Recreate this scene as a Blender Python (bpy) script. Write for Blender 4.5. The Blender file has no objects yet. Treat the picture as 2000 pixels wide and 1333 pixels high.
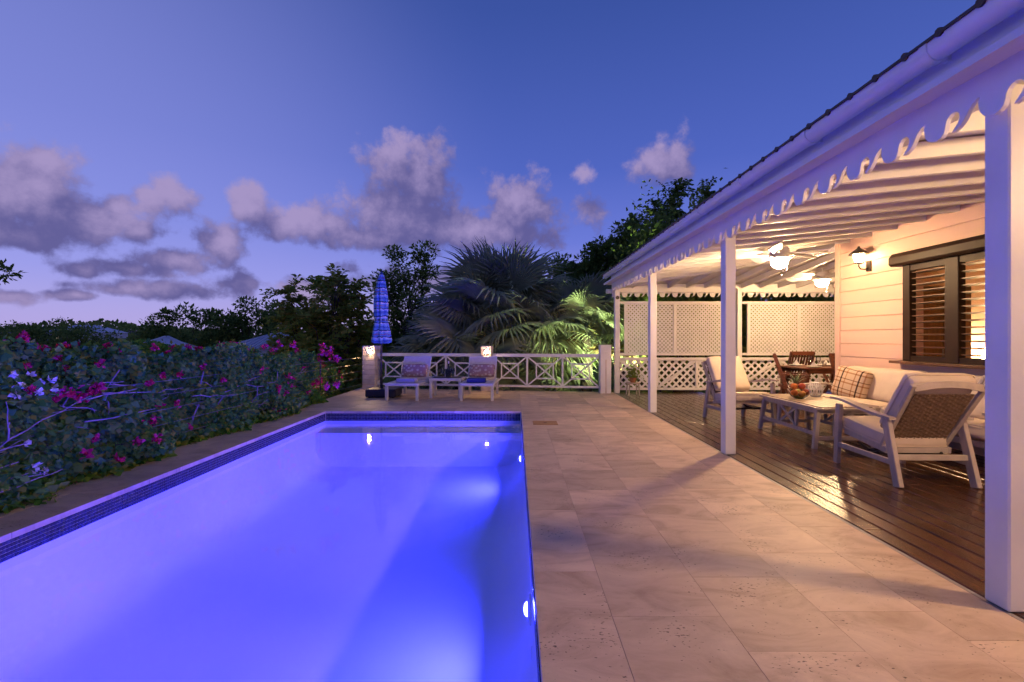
import bpy, math, random
import numpy as np
from mathutils import Vector, Matrix

random.seed(7); rng = np.random.default_rng(11)
S = bpy.context.scene
COL = S.collection
R = math.radians
PI = math.pi

def lin(r, g, b):
    f = lambda c: (c/255/12.92) if c/255 <= 0.04045 else ((c/255+0.055)/1.055)**2.4
    return (f(r), f(g), f(b), 1.0)

# ------------------------------------------------------------------ camera
CAMZ = 1.3
cam_d = bpy.data.cameras.new('camera'); cam = bpy.data.objects.new('camera', cam_d); COL.objects.link(cam)
cam.location = (0, 0, CAMZ); cam.rotation_euler = (R(90), 0, 0)
cam_d.sensor_width = 36; cam_d.lens = 16.2; cam_d.shift_x = -0.0035; cam_d.shift_y = -0.00325
cam_d.clip_start = 0.05; cam_d.clip_end = 8000
S.camera = cam

# ------------------------------------------------------------------ world / dusk sky
SUN_AZ = R(-62)      # the sun has set far to the left
W = bpy.data.worlds.new('World'); S.world = W; W.use_nodes = True
wt = W.node_tree; wt.nodes.clear()
def wn(t, **kw):
    n = wt.nodes.new(t)
    for k, v in kw.items(): setattr(n, k, v)
    return n
def wl(a, b): wt.links.new(a, b)
def wmath(op, a, b=None, c=None, clamp=False):
    n = wn('ShaderNodeMath', operation=op); n.use_clamp = clamp
    for i, v in enumerate((a, b, c)):
        if v is None: continue
        if isinstance(v, (int, float)): n.inputs[i].default_value = v
        else: wl(v, n.inputs[i])
    return n.outputs[0]
tc = wn('ShaderNodeTexCoord')
nrm = wn('ShaderNodeVectorMath', operation='NORMALIZE'); wl(tc.outputs['Generated'], nrm.inputs[0])
DIR = nrm.outputs[0]
sp = wn('ShaderNodeSeparateXYZ'); wl(DIR, sp.inputs[0])
dx, dy, dz = sp.outputs
ramp = wn('ShaderNodeValToRGB'); wl(wmath('MAXIMUM', dz, 0.0), ramp.inputs[0])
cr = ramp.color_ramp
stops = [(0.0, lin(178, 160, 200)), (0.05, lin(162, 151, 208)), (0.11, lin(131, 134, 213)), (0.20, lin(97, 112, 201)),
         (0.34, lin(72, 93, 180)), (0.58, lin(52, 75, 151)), (1.0, lin(40, 58, 126))]
cr.elements[0].position = stops[0][0]; cr.elements[0].color = stops[0][1]
cr.elements[1].position = stops[-1][0]; cr.elements[1].color = stops[-1][1]
for p, c in stops[1:-1]:
    e = cr.elements.new(p); e.color = c
sd = wn('ShaderNodeVectorMath', operation='DOT_PRODUCT'); wl(DIR, sd.inputs[0])
sd.inputs[1].default_value = (math.sin(SUN_AZ), math.cos(SUN_AZ), 0)
glow = wn('ShaderNodeMapRange', interpolation_type='SMOOTHSTEP'); wl(sd.outputs['Value'], glow.inputs[0])
glow.inputs[1].default_value = 0.42; glow.inputs[2].default_value = 1.06
glow.inputs[3].default_value = 0.0; glow.inputs[4].default_value = 0.50
gm = wn('ShaderNodeMixRGB'); wl(glow.outputs[0], gm.inputs[0]); wl(ramp.outputs[0], gm.inputs[1])
gm.inputs[2].default_value = lin(148, 151, 222)
nish = wn('ShaderNodeTexSky'); nish.sky_type = 'NISHITA'; nish.sun_disc = False
nish.sun_elevation = R(-2.0); nish.sun_rotation = SUN_AZ; nish.altitude = 30
nadd = wn('ShaderNodeMixRGB', blend_type='ADD'); nadd.inputs[0].default_value = 0.05
wl(gm.outputs[0], nadd.inputs[1]); wl(nish.outputs[0], nadd.inputs[2])
# clouds: soft blobs on the celestial sphere, given as azimuth / elevation
az = wmath('ARCTAN2', dx, dy); el = wmath('ARCSINE', dz)
cb = wn('ShaderNodeCombineXYZ'); wl(az, cb.inputs[0]); wl(el, cb.inputs[1])
def ae(px, py):
    u = (px-1007)/900; v = (660-py)/900
    a = math.atan(u); return a, math.atan(v*math.cos(a))
CL = [(40, 375, 165, 98), (180, 425, 135, 62), (275, 455, 60, 26), (20, 450, 110, 36), (235, 400, 40, 28), (90, 320, 55, 30),
      (335, 375, 56, 46, .5), (430, 468, 54, 42), (350, 508, 105, 28), (240, 522, 70, 22), (165, 527, 60, 18), (290, 562, 130, 16), (460, 558, 52, 32), (400, 570, 40, 20, .4),
      (20, 575, 62, 18), (150, 577, 60, 12), (480, 405, 46, 44), (570, 430, 92, 40), (650, 450, 70, 32),
      (775, 318, 66, 62), (825, 345, 72, 84), (800, 420, 116, 80), (870, 452, 170, 50), (700, 470, 100, 28), (1010, 412, 72, 72), (1000, 455, 90, 42),
      (1145, 425, 34, 44, .5), (1290, 320, 66, 62, .58), (1150, 335, 40, 26, .75), (672, 525, 34, 16, .6), (840, 545, 190, 30, .65), (600, 565, 60, 28, .3)]
# the same kind of cloud goes on round the rest of the horizon
crnd = random.Random(5)
for k in range(12):
    a = R(60 + k*20); CL.append((a, R(crnd.uniform(4, 17)), R(crnd.uniform(5, 12)), R(crnd.uniform(2.0, 4.6))))
def blob_params(c):
    if c[2] > 2:
        a, e = ae(c[0], c[1]); a2, _ = ae(c[0]+c[2], c[1]); _, e2 = ae(c[0], c[1]-c[3])
        return a, e, max(a2-a, .01), max(e2-e, .008), (c[4] if len(c) > 4 else 0)
    return (*c, 0.15)
grp = bpy.data.node_groups.new('cloud_field', 'ShaderNodeTree')
grp.interface.new_socket('P', in_out='INPUT', socket_type='NodeSocketVector')
grp.interface.new_socket('D', in_out='OUTPUT', socket_type='NodeSocketFloat')
gi = grp.nodes.new('NodeGroupInput'); go = grp.nodes.new('NodeGroupOutput')
wz = grp.nodes.new('ShaderNodeTexNoise'); wz.inputs['Scale'].default_value = 7; wz.inputs['Detail'].default_value = 4
grp.links.new(gi.outputs[0], wz.inputs['Vector'])
wv = grp.nodes.new('ShaderNodeVectorMath'); wv.operation = 'MULTIPLY_ADD'
grp.links.new(wz.outputs['Color'], wv.inputs[0]); wv.inputs[1].default_value = (.10, .055, 0)
vs = grp.nodes.new('ShaderNodeVectorMath'); vs.operation = 'ADD'; vs.inputs[1].default_value = (-.05, -.0275, 0)
grp.links.new(gi.outputs[0], vs.inputs[0]); grp.links.new(vs.outputs[0], wv.inputs[2])
last = None
for c in CL:
    a, e, sa, se, wgt = blob_params(c)
    m = grp.nodes.new('ShaderNodeVectorMath'); m.operation = 'MULTIPLY_ADD'
    grp.links.new(wv.outputs[0], m.inputs[0]); m.inputs[1].default_value = (1/sa, 1/se, 0.0); m.inputs[2].default_value = (-a/sa, -e/se, wgt)
    L = grp.nodes.new('ShaderNodeVectorMath'); L.operation = 'LENGTH'; grp.links.new(m.outputs[0], L.inputs[0])
    if last is None: last = L.outputs['Value']
    else:
        mn = grp.nodes.new('ShaderNodeMath'); mn.operation = 'SMOOTH_MIN'; mn.inputs[2].default_value = .35
        grp.links.new(last, mn.inputs[0]); grp.links.new(L.outputs['Value'], mn.inputs[1]); last = mn.outputs[0]
fb = grp.nodes.new('ShaderNodeTexNoise'); fb.inputs['Scale'].default_value = 16; fb.inputs['Detail'].default_value = 9
fb.inputs['Roughness'].default_value = .60
grp.links.new(gi.outputs[0], fb.inputs['Vector'])
ma = grp.nodes.new('ShaderNodeMath'); ma.operation = 'MULTIPLY_ADD'; ma.inputs[1].default_value = 2.5; ma.inputs[2].default_value = -1.22
grp.links.new(fb.outputs['Fac'], ma.inputs[0])
su = grp.nodes.new('ShaderNodeMath'); su.operation = 'SUBTRACT'; grp.links.new(ma.outputs[0], su.inputs[0]); grp.links.new(last, su.inputs[1])
grp.links.new(su.outputs[0], go.inputs[0])
def field(vec):
    n = wn('ShaderNodeGroup'); n.node_tree = grp; wl(vec, n.inputs[0]); return n.outputs[0]
D0 = field(cb.outputs[0])
off = wn('ShaderNodeVectorMath', operation='ADD'); wl(cb.outputs[0], off.inputs[0]); off.inputs[1].default_value = (-.02, .06, 0)
D1 = field(off.outputs[0])
den = wn('ShaderNodeMapRange', interpolation_type='SMOOTHSTEP'); wl(D0, den.inputs[0])
den.inputs[1].default_value = -1.20; den.inputs[2].default_value = -.55; den.inputs[3].default_value = 0; den.inputs[4].default_value = .95
lit = wn('ShaderNodeMapRange', interpolation_type='SMOOTHSTEP'); wl(wmath('SUBTRACT', D0, D1), lit.inputs[0])
lit.inputs[1].default_value = -.40; lit.inputs[2].default_value = 1.60; lit.inputs[3].default_value = 0; lit.inputs[4].default_value = 1
cc = wn('ShaderNodeMixRGB'); wl(lit.outputs[0], cc.inputs[0])
cc.inputs[1].default_value = lin(90, 86, 139); cc.inputs[2].default_value = lin(156, 140, 184)
sky = wn('ShaderNodeMixRGB'); wl(den.outputs[0], sky.inputs[0]); wl(nadd.outputs[0], sky.inputs[1]); wl(cc.outputs[0], sky.inputs[2])
bg = wn('ShaderNodeBackground'); wl(sky.outputs[0], bg.inputs[0]); bg.inputs[1].default_value = 0.90
wo = wn('ShaderNodeOutputWorld'); wl(bg.outputs[0], wo.inputs[0])

sun_d = bpy.data.lights.new('sun', 'SUN'); sun_d.energy = 0.03; sun_d.angle = R(20); sun_d.color = (1, .78, .8)
sun = bpy.data.objects.new('sun', sun_d); COL.objects.link(sun); sun.rotation_euler = (R(78), 0, -SUN_AZ + PI)
sun.rotation_euler = Vector((-math.sin(SUN_AZ), -math.cos(SUN_AZ), -.12)).to_track_quat('-Z', 'Y').to_euler()

# strengths of the real lamps of the place (radiance of their glowing surfaces)
POOL_L = 120; POOL_W = 245; FAN_L = 405; LANT_L = 60; PILLAR_L = 380; GARDEN_W = 1000; ROOM_L = 90
WARM = (1.0, .62, .31); POOLC = (.022, .023, 1.0)

S.view_settings.view_transform = 'Standard'; S.view_settings.look = 'None'
S.view_settings.exposure = 0.36; S.view_settings.gamma = 1; S.view_settings.use_curve_mapping = False
cy = S.cycles
cy.max_bounces = 8; cy.diffuse_bounces = 4; cy.glossy_bounces = 4; cy.transmission_bounces = 6; cy.transparent_max_bounces = 24
cy.caustics_reflective = False; cy.caustics_refractive = False; cy.sample_clamp_indirect = 4; cy.use_denoising = True
cy.blur_glossy = 1.0; cy.use_adaptive_sampling = True; cy.adaptive_threshold = .03; cy.adaptive_min_samples = 16
W.cycles.sampling_method = 'MANUAL'; W.cycles.sample_map_resolution = 512

# ------------------------------------------------------------------ materials
MATS = {}
def mat(name, col, rough=.6, metal=0.0, vary=0.0, nscale=4.0, bump=0.0, bscale=30.0, col2=None, stretch=(1, 1, 1), spec=.5,
        island=None, leafy=0.0, objrand=0.0, emit=None, estr=0.0, trans=0.0, coat=0.0, wpos=False, detail=4):
    if name in MATS: return MATS[name]
    m = bpy.data.materials.new(name); m.use_nodes = True; MATS[name] = m
    t = m.node_tree; b = t.nodes['Principled BSDF']
    N = lambda ty: t.nodes.new(ty)
    c4 = (*col[:3], 1)
    b.inputs['Base Color'].default_value = c4; b.inputs['Roughness'].default_value = rough; b.inputs['Metallic'].default_value = metal
    b.inputs['Specular IOR Level'].default_value = spec
    b.inputs['Coat Weight'].default_value = coat
    if trans: b.inputs['Transmission Weight'].default_value = trans
    src = None
    if wpos:
        g = N('ShaderNodeNewGeometry'); vec = g.outputs['Position']
    else:
        g = N('ShaderNodeTexCoord'); vec = g.outputs['Object']
    mp = N('ShaderNodeMapping'); mp.inputs['Scale'].default_value = stretch; t.links.new(vec, mp.inputs[0])
    vout = mp.outputs[0]
    if objrand:
        oi = N('ShaderNodeObjectInfo'); ad = N('ShaderNodeVectorMath'); ad.operation = 'ADD'
        sc = N('ShaderNodeVectorMath'); sc.operation = 'SCALE'; sc.inputs[0].default_value = (31, 17, 23)
        t.links.new(oi.outputs['Random'], sc.inputs['Scale']); t.links.new(vout, ad.inputs[0]); t.links.new(sc.outputs[0], ad.inputs[1]); vout = ad.outputs[0]
    if vary or col2:
        n = N('ShaderNodeTexNoise'); n.inputs['Scale'].default_value = nscale; n.inputs['Detail'].default_value = detail; t.links.new(vout, n.inputs['Vector'])
        mr = N('ShaderNodeMapRange'); t.links.new(n.outputs['Fac'], mr.inputs[0]); mr.inputs[1].default_value = .3; mr.inputs[2].default_value = .7
        mx = N('ShaderNodeMixRGB'); t.links.new(mr.outputs[0], mx.inputs[0])
        if col2: mx.inputs[1].default_value = c4; mx.inputs[2].default_value = (*col2[:3], 1)
        else:
            mx.inputs[1].default_value = tuple(c*(1-vary) for c in col[:3])+(1,); mx.inputs[2].default_value = tuple(min(1, c*(1+vary)) for c in col[:3])+(1,)
        src = mx.outputs[0]
    if island:
        g2 = N('ShaderNodeNewGeometry'); rp = N('ShaderNodeValToRGB'); t.links.new(g2.outputs['Random Per Island'], rp.inputs[0])
        rp.color_ramp.elements[0].color = (*island[0][:3], 1); rp.color_ramp.elements[1].color = (*island[-1][:3], 1)
        for i, c in enumerate(island[1:-1]):
            e = rp.color_ramp.elements.new((i+1)/(len(island)-1)); e.color = (*c[:3], 1)
        src = rp.outputs[0]
    if objrand:
        oi2 = N('ShaderNodeObjectInfo'); mr2 = N('ShaderNodeMapRange'); t.links.new(oi2.outputs['Random'], mr2.inputs[0])
        mr2.inputs[3].default_value = 1-objrand; mr2.inputs[4].default_value = 1+objrand
        mu = N('ShaderNodeMixRGB'); mu.blend_type = 'MULTIPLY'; mu.inputs[0].default_value = 1
        if src: t.links.new(src, mu.inputs[1])
        else: mu.inputs[1].default_value = c4
        t.links.new(mr2.outputs[0], mu.inputs[2]); src = mu.outputs[0]
    if src: t.links.new(src, b.inputs['Base Color'])
    if bump:
        n2 = N('ShaderNodeTexNoise'); n2.inputs['Scale'].default_value = bscale; n2.inputs['Detail'].default_value = 5; t.links.new(vout, n2.inputs['Vector'])
        bp = N('ShaderNodeBump'); bp.inputs['Strength'].default_value = bump; bp.inputs['Distance'].default_value = .02
        t.links.new(n2.outputs['Fac'], bp.inputs['Height']); t.links.new(bp.outputs[0], b.inputs['Normal'])
    if leafy:
        tl2 = N('ShaderNodeBsdfTranslucent'); mxs = N('ShaderNodeMixShader'); mxs.inputs[0].default_value = leafy
        if src: t.links.new(src, tl2.inputs[0])
        else: tl2.inputs[0].default_value = c4
        t.links.new(b.outputs[0], mxs.inputs[1]); t.links.new(tl2.outputs[0], mxs.inputs[2])
        t.links.new(mxs.outputs[0], t.nodes['Material Output'].inputs[0])
    if emit:
        b.inputs['Emission Color'].default_value = (*emit[:3], 1); b.inputs['Emission Strength'].default_value = estr
    return m

M_white = mat('white_paint', (.80, .79, .78), .42, vary=.07, nscale=2.5, bump=.12, bscale=14, objrand=.03)
M_ceil = mat('white_ceiling_paint', (.74, .72, .70), .5, vary=.05, nscale=3)
M_pink = mat('pink_wall_paint', (.72, .49, .40), .55, vary=.05, nscale=2, bump=.15, bscale=40, stretch=(4, .4, 4), objrand=.03)
M_deck = mat('deck_varnish', (.074, .032, .014), .24, vary=.5, nscale=5, bump=.10, bscale=16, stretch=(9, .7, 9), objrand=.28, coat=.15)
M_dark = mat('dark_bronze_frame', (.024, .011, .006), .5, spec=.25, vary=.2, nscale=6)
M_louvre = mat('dark_brown_louvre_wood', (.10, .045, .022), .4, vary=.3, nscale=5, stretch=(8, 1, 8))
M_teak = mat('dining_wood', (.12, .035, .014), .4, vary=.35, nscale=5, stretch=(1, 1, 5), objrand=.15)
M_taupe = mat('taupe_metal_frame', (.42, .36, .32), .42, vary=.12, nscale=9, bump=.1, bscale=30, stretch=(1, 3, 1))
M_cush = mat('cream_cushion_fabric', (.63, .53, .43), .85, vary=.08, nscale=5, bump=.6, bscale=7, spec=.2)
M_wicker = mat('wicker_strands', (.17, .11, .072), .6, vary=.45, nscale=30, bump=.2, bscale=60)
M_greytop = mat('slatted_grey_table_top', (.27, .21, .155), .4, vary=.18, nscale=4, stretch=(9, 1, 1), bump=.1, bscale=20)
M_roof = mat('dark_roof_sheet', (.035, .02, .022), .5, vary=.2)
M_plaster = mat('pale_pool_plaster', (.80, .80, .84), .7, vary=.02, nscale=2)
M_grout = mat('grout', (.50, .38, .29), .9, vary=.15, nscale=30)
M_stone = mat('painted_pillar_block', (.62, .55, .50), .75, vary=.16, nscale=6, bump=.6, bscale=22, objrand=.05)
M_metal = mat('steel_cable', (.30, .28, .26), .45, metal=.8)
M_darkmetal = mat('dark_metal', (.04, .035, .035), .4, metal=.4)
M_lounge = mat('white_lounger_frame', (.64, .63, .63), .4, vary=.04)
M_sling = mat('light_sling_fabric', (.62, .56, .53), .8, vary=.06, nscale=20, bump=.15, bscale=140)
M_bark = mat('bark', (.085, .06, .045), .9, vary=.4, nscale=9, bump=.7, bscale=16)
M_twig = mat('grey_twig_bark', (.26, .21, .18), .85, vary=.3, nscale=12, bump=.3)
M_leafB = mat('bougainvillea_leaves', (.05, .10, .03), .5, leafy=.42, spec=.16, island=[(.06, .21, .035), (.11, .30, .05), (.20, .36, .05), (.07, .25, .08), (.34, .36, .04), (.06, .26, .09)])
M_leafD = mat('dark_tree_leaves', (.03, .06, .02), .55, leafy=.48, spec=.08, island=[(.085, .14, .035), (.14, .21, .05), (.18, .26, .06), (.25, .27, .06)])
M_leafF = mat('feathery_tree_leaves', (.06, .09, .02), .55, leafy=.48, spec=.08, island=[(.23, .32, .055), (.31, .40, .065), (.42, .42, .075), (.50, .37, .075), (.23, .33, .065)])
M_leafO = mat('olive_tree_leaves', (.05, .07, .02), .55, leafy=.48, spec=.08, island=[(.13, .21, .045), (.20, .28, .06), (.28, .31, .065), (.14, .23, .055)])
M_palm = mat('fan_palm_leaf', (.34, .37, .21), .5, leafy=.3, spec=.25, vary=.25, nscale=3, objrand=.22)
M_palmstem = mat('palm_stem', (.42, .38, .14), .5, vary=.3, nscale=6, objrand=.15)
M_palmdry = mat('dry_palm_leaf', (.22, .14, .05), .7, vary=.3, nscale=5, objrand=.1)
M_mag = mat('magenta_bracts', (.55, .02, .20), .6, leafy=.3, spec=.22, island=[(.45, .012, .05), (.65, .03, .13), (.72, .07, .20), (.60, .02, .07)])
M_wht = mat('white_bracts', (.75, .72, .74), .6, island=[(.56, .55, .40), (.70, .68, .52)])
M_navy = mat('navy_umbrella_base', (.018, .018, .05), .45, vary=.2, bump=.1)
M_soil = mat('soil_and_grass', (.030, .036, .016), .95, col2=(.055, .045, .025), nscale=.6, bump=.5, bscale=6, wpos=True)
M_cream = mat('cream_room_wall', (.70, .55, .36), .8, vary=.04)
M_porc = mat('white_china', (.78, .76, .72), .25)
M_housew = mat('white_house_render', (.62, .60, .60), .8, vary=.06, nscale=2)
M_housr = mat('pale_metal_roof', (.55, .54, .58), .5, vary=.06, nscale=1.5)
M_terra = mat('terracotta', (.34, .13, .06), .8, vary=.15)
M_blackglass = mat('dark_window_pane', (.01, .012, .018), .08)
M_board = mat('floorboard_subframe', (.02, .012, .008), .9)
M_gutter = mat('white_pvc_gutter', (.80, .80, .80), .30, vary=.03)
def emitter(name, col, s):
    m = bpy.data.materials.new(name); m.use_nodes = True; t = m.node_tree; t.nodes.clear()
    e = t.nodes.new('ShaderNodeEmission'); e.inputs[0].default_value = (*col, 1); e.inputs[1].default_value = s
    o = t.nodes.new('ShaderNodeOutputMaterial'); t.links.new(e.outputs[0], o.inputs[0]); return m
M_fanlamp = emitter('glowing_fan_globe', WARM, FAN_L)
M_lant = emitter('glowing_lantern_glass', (1, .60, .27), LANT_L)
M_pillar = emitter('glowing_pillar_lamp', (1, .62, .30), PILLAR_L)
M_poollamp = emitter('glowing_pool_lamp', POOLC, POOL_L)
M_roomlamp = emitter('glowing_lamp_shade', (1, .66, .30), ROOM_L)
M_farlamp = emitter('glowing_far_window', (1, .8, .6), 3)

def travertine():
    m = bpy.data.materials.new('travertine'); m.use_nodes = True; t = m.node_tree; b = t.nodes['Principled BSDF']
    N = lambda ty: t.nodes.new(ty); Lk = t.links.new
    g = N('ShaderNodeNewGeometry'); oi = N('ShaderNodeObjectInfo')
    sc = N('ShaderNodeVectorMath'); sc.operation = 'SCALE'; sc.inputs[0].default_value = (37, 11, 0); Lk(oi.outputs['Random'], sc.inputs['Scale'])
    ad = N('ShaderNodeVectorMath'); ad.operation = 'ADD'; Lk(g.outputs['Position'], ad.inputs[0]); Lk(sc.outputs[0], ad.inputs[1])
    mp = N('ShaderNodeMapping'); mp.inputs['Scale'].default_value = (1.7, 3.4, 1); Lk(ad.outputs[0], mp.inputs[0])
    n1 = N('ShaderNodeTexNoise'); n1.inputs['Scale'].default_value = 1.6; n1.inputs['Detail'].default_value = 7; n1.inputs['Roughness'].default_value = .62
    n1.inputs['Distortion'].default_value = .8; Lk(mp.outputs[0], n1.inputs['Vector'])
    r1 = N('ShaderNodeValToRGB'); Lk(n1.outputs['Fac'], r1.inputs[0]); e = r1.color_ramp.elements
    e[0].position = .30; e[0].color = (.48, .335, .225, 1); e[1].position = .72; e[1].color = (.76, .59, .42, 1)
    k = e.new(.5); k.color = (.65, .485, .345, 1)
    mr = N('ShaderNodeMapRange'); Lk(oi.outputs['Random'], mr.inputs[0]); mr.inputs[3].default_value = .78; mr.inputs[4].default_value = 1.08
    mu = N('ShaderNodeMixRGB'); mu.blend_type = 'MULTIPLY'; mu.inputs[0].default_value = 1; Lk(r1.outputs[0], mu.inputs[1]); Lk(mr.outputs[0], mu.inputs[2])
    # pits: elongated little holes, gathered in patches
    mp2 = N('ShaderNodeMapping'); mp2.inputs['Scale'].default_value = (44, 84, 1); Lk(ad.outputs[0], mp2.inputs[0])
    n2 = N('ShaderNodeTexNoise'); n2.inputs['Scale'].default_value = 1.0; n2.inputs['Detail'].default_value = 3; Lk(mp2.outputs[0], n2.inputs['Vector'])
    n3 = N('ShaderNodeTexNoise'); n3.inputs['Scale'].default_value = 3.2; n3.inputs['Detail'].default_value = 2; Lk(ad.outputs[0], n3.inputs['Vector'])
    sm = N('ShaderNodeMath'); sm.operation = 'MULTIPLY_ADD'; Lk(n3.outputs['Fac'], sm.inputs[0]); sm.inputs[1].default_value = .42; Lk(n2.outputs['Fac'], sm.inputs[2])
    pm = N('ShaderNodeMapRange'); Lk(sm.outputs[0], pm.inputs[0]); pm.inputs[1].default_value = .885; pm.inputs[2].default_value = .95
    mx = N('ShaderNodeMixRGB'); Lk(pm.outputs[0], mx.inputs[0]); Lk(mu.outputs[0], mx.inputs[1]); mx.inputs[2].default_value = (.12, .075, .05, 1)
    Lk(mx.outputs[0], b.inputs['Base Color']); b.inputs['Roughness'].default_value = .55
    sb = N('ShaderNodeMath'); sb.operation = 'SUBTRACT'; Lk(n1.outputs['Fac'], sb.inputs[0]); Lk(pm.outputs[0], sb.inputs[1])
    bp = N('ShaderNodeBump'); bp.inputs['Strength'].default_value = .35; bp.inputs['Distance'].default_value = .01; Lk(sb.outputs[0], bp.inputs['Height']); Lk(bp.outputs[0], b.inputs['Normal'])
    return m
M_trav = travertine()

def water_mat():
    m = bpy.data.materials.new('pool_water'); m.use_nodes = True; t = m.node_tree; t.nodes.clear()
    N = lambda ty: t.nodes.new(ty); Lk = t.links.new
    tr = N('ShaderNodeBsdfTransparent'); tr.inputs[0].default_value = (.86, .88, 1, 1)
    gl = N('ShaderNodeBsdfGlossy'); gl.inputs['Roughness'].default_value = .035
    fr = N('ShaderNodeFresnel'); fr.inputs[0].default_value = 1.33
    ge = N('ShaderNodeNewGeometry')
    ng = N('ShaderNodeTexNoise'); ng.inputs['Scale'].default_value = 2.2; ng.inputs['Detail'].default_value = 2; Lk(ge.outputs['Position'], ng.inputs['Vector'])
    bp = N('ShaderNodeBump'); bp.inputs['Strength'].default_value = .06; bp.inputs['Distance'].default_value = .05; Lk(ng.outputs['Fac'], bp.inputs['Height'])
    Lk(bp.outputs[0], gl.inputs['Normal']); Lk(bp.outputs[0], fr.inputs['Normal'])
    iv = N('ShaderNodeMath'); iv.operation = 'SUBTRACT'; iv.inputs[0].default_value = 1; Lk(ge.outputs['Backfacing'], iv.inputs[1])
    mu = N('ShaderNodeMath'); mu.operation = 'MULTIPLY'; Lk(fr.outputs[0], mu.inputs[0]); Lk(iv.outputs[0], mu.inputs[1])
    mx = N('ShaderNodeMixShader'); Lk(mu.outputs[0], mx.inputs[0]); Lk(tr.outputs[0], mx.inputs[1]); Lk(gl.outputs[0], mx.inputs[2])
    o = N('ShaderNodeOutputMaterial'); Lk(mx.outputs[0], o.inputs[0]); return m
M_water = water_mat()

def thin_glass(name, tint=(.96, .97, .97)):
    m = bpy.data.materials.new(name); m.use_nodes = True; t = m.node_tree; t.nodes.clear()
    N = lambda ty: t.nodes.new(ty); Lk = t.links.new
    tr = N('ShaderNodeBsdfTransparent'); tr.inputs[0].default_value = (*tint, 1)
    gl = N('ShaderNodeBsdfGlossy'); gl.inputs['Roughness'].default_value = .03
    lw = N('ShaderNodeFresnel'); lw.inputs[0].default_value = 1.5
    mx = N('ShaderNodeMixShader'); Lk(lw.outputs[0], mx.inputs[0]); Lk(tr.outputs[0], mx.inputs[1]); Lk(gl.outputs[0], mx.inputs[2])
    o = N('ShaderNodeOutputMaterial'); Lk(mx.outputs[0], o.inputs[0]); return m
M_glass = thin_glass('clear_glass')

def stripes_mat(name, axis, scale, cols, rough=.8, distort=0.6, axis2=None, cols2=None, scale2=1):
    m = bpy.data.materials.new(name); m.use_nodes = True; t = m.node_tree; b = t.nodes['Principled BSDF']
    N = lambda ty: t.nodes.new(ty); Lk = t.links.new
    tcn = N('ShaderNodeTexCoord'); sx = N('ShaderNodeSeparateXYZ'); Lk(tcn.outputs['Object'], sx.inputs[0])
    nz = N('ShaderNodeTexNoise'); nz.inputs['Scale'].default_value = 14; Lk(tcn.outputs['Object'], nz.inputs['Vector'])
    def ramped(ax, sc, cl):
        mm = N('ShaderNodeMath'); mm.operation = 'MULTIPLY_ADD'; Lk(sx.outputs[ax], mm.inputs[0]); mm.inputs[1].default_value = sc
        nn = N('ShaderNodeMath'); nn.operation = 'MULTIPLY'; Lk(nz.outputs['Fac'], nn.inputs[0]); nn.inputs[1].default_value = distort*.3; Lk(nn.outputs[0], mm.inputs[2])
        fr = N('ShaderNodeMath'); fr.operation = 'FRACT'; Lk(mm.outputs[0], fr.inputs[0])
        rp = N('ShaderNodeValToRGB'); rp.color_ramp.interpolation = 'CONSTANT'; Lk(fr.outputs[0], rp.inputs[0])
        el_ = rp.color_ramp.elements; el_[0].position = 0; el_[0].color = (*cl[0][1], 1); el_[1].position = cl[1][0]; el_[1].color = (*cl[1][1], 1)
        for p, c in cl[2:]:
            q = el_.new(p); q.color = (*c, 1)
        return rp.outputs[0]
    a = ramped(axis, scale, cols)
    if cols2:
        c2 = ramped(axis2, scale2, cols2)
        mu = N('ShaderNodeMixRGB'); mu.blend_type = 'MULTIPLY'; mu.inputs[0].default_value = 1; Lk(a, mu.inputs[1]); Lk(c2, mu.inputs[2]); a = mu.outputs[0]
    Lk(a, b.inputs['Base Color']); b.inputs['Roughness'].default_value = rough; b.inputs['Specular IOR Level'].default_value = .2
    return m
M_umb = stripes_mat('blue_striped_canvas', 2, 3.2, [(0, (.08, .16, .34)), (.12, (.22, .40, .58)), (.22, (.50, .56, .62)), (.30, (.04, .05, .10)), (.36, (.14, .28, .45)),
                    (.50, (.36, .16, .20)), (.55, (.18, .36, .50)), (.68, (.58, .60, .62)), (.76, (.05, .07, .14)), (.84, (.14, .30, .48))], distort=.9)
M_plaid = stripes_mat('plaid_fabric', 0, 4.4, [(0, (.62, .48, .34)), (.30, (.40, .22, .12)), (.36, (.62, .48, .34)), (.55, (.08, .05, .04)), (.63, (.62, .48, .34)), (.80, (.45, .26, .14)), (.86, (.62, .48, .34))],
                      distort=0, axis2=2, scale2=7, cols2=[(0, (1, 1, 1)), (.32, (.62, .48, .38)), (.46, (1, 1, 1)), (.70, (.35, .26, .22)), (.78, (1, 1, 1))])
M_stripetowel = stripes_mat('navy_white_stripes', 2, 9, [(0, (.62, .62, .62)), (.55, (.02, .035, .20)), (.99, (.02, .035, .2))], distort=0)
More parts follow.
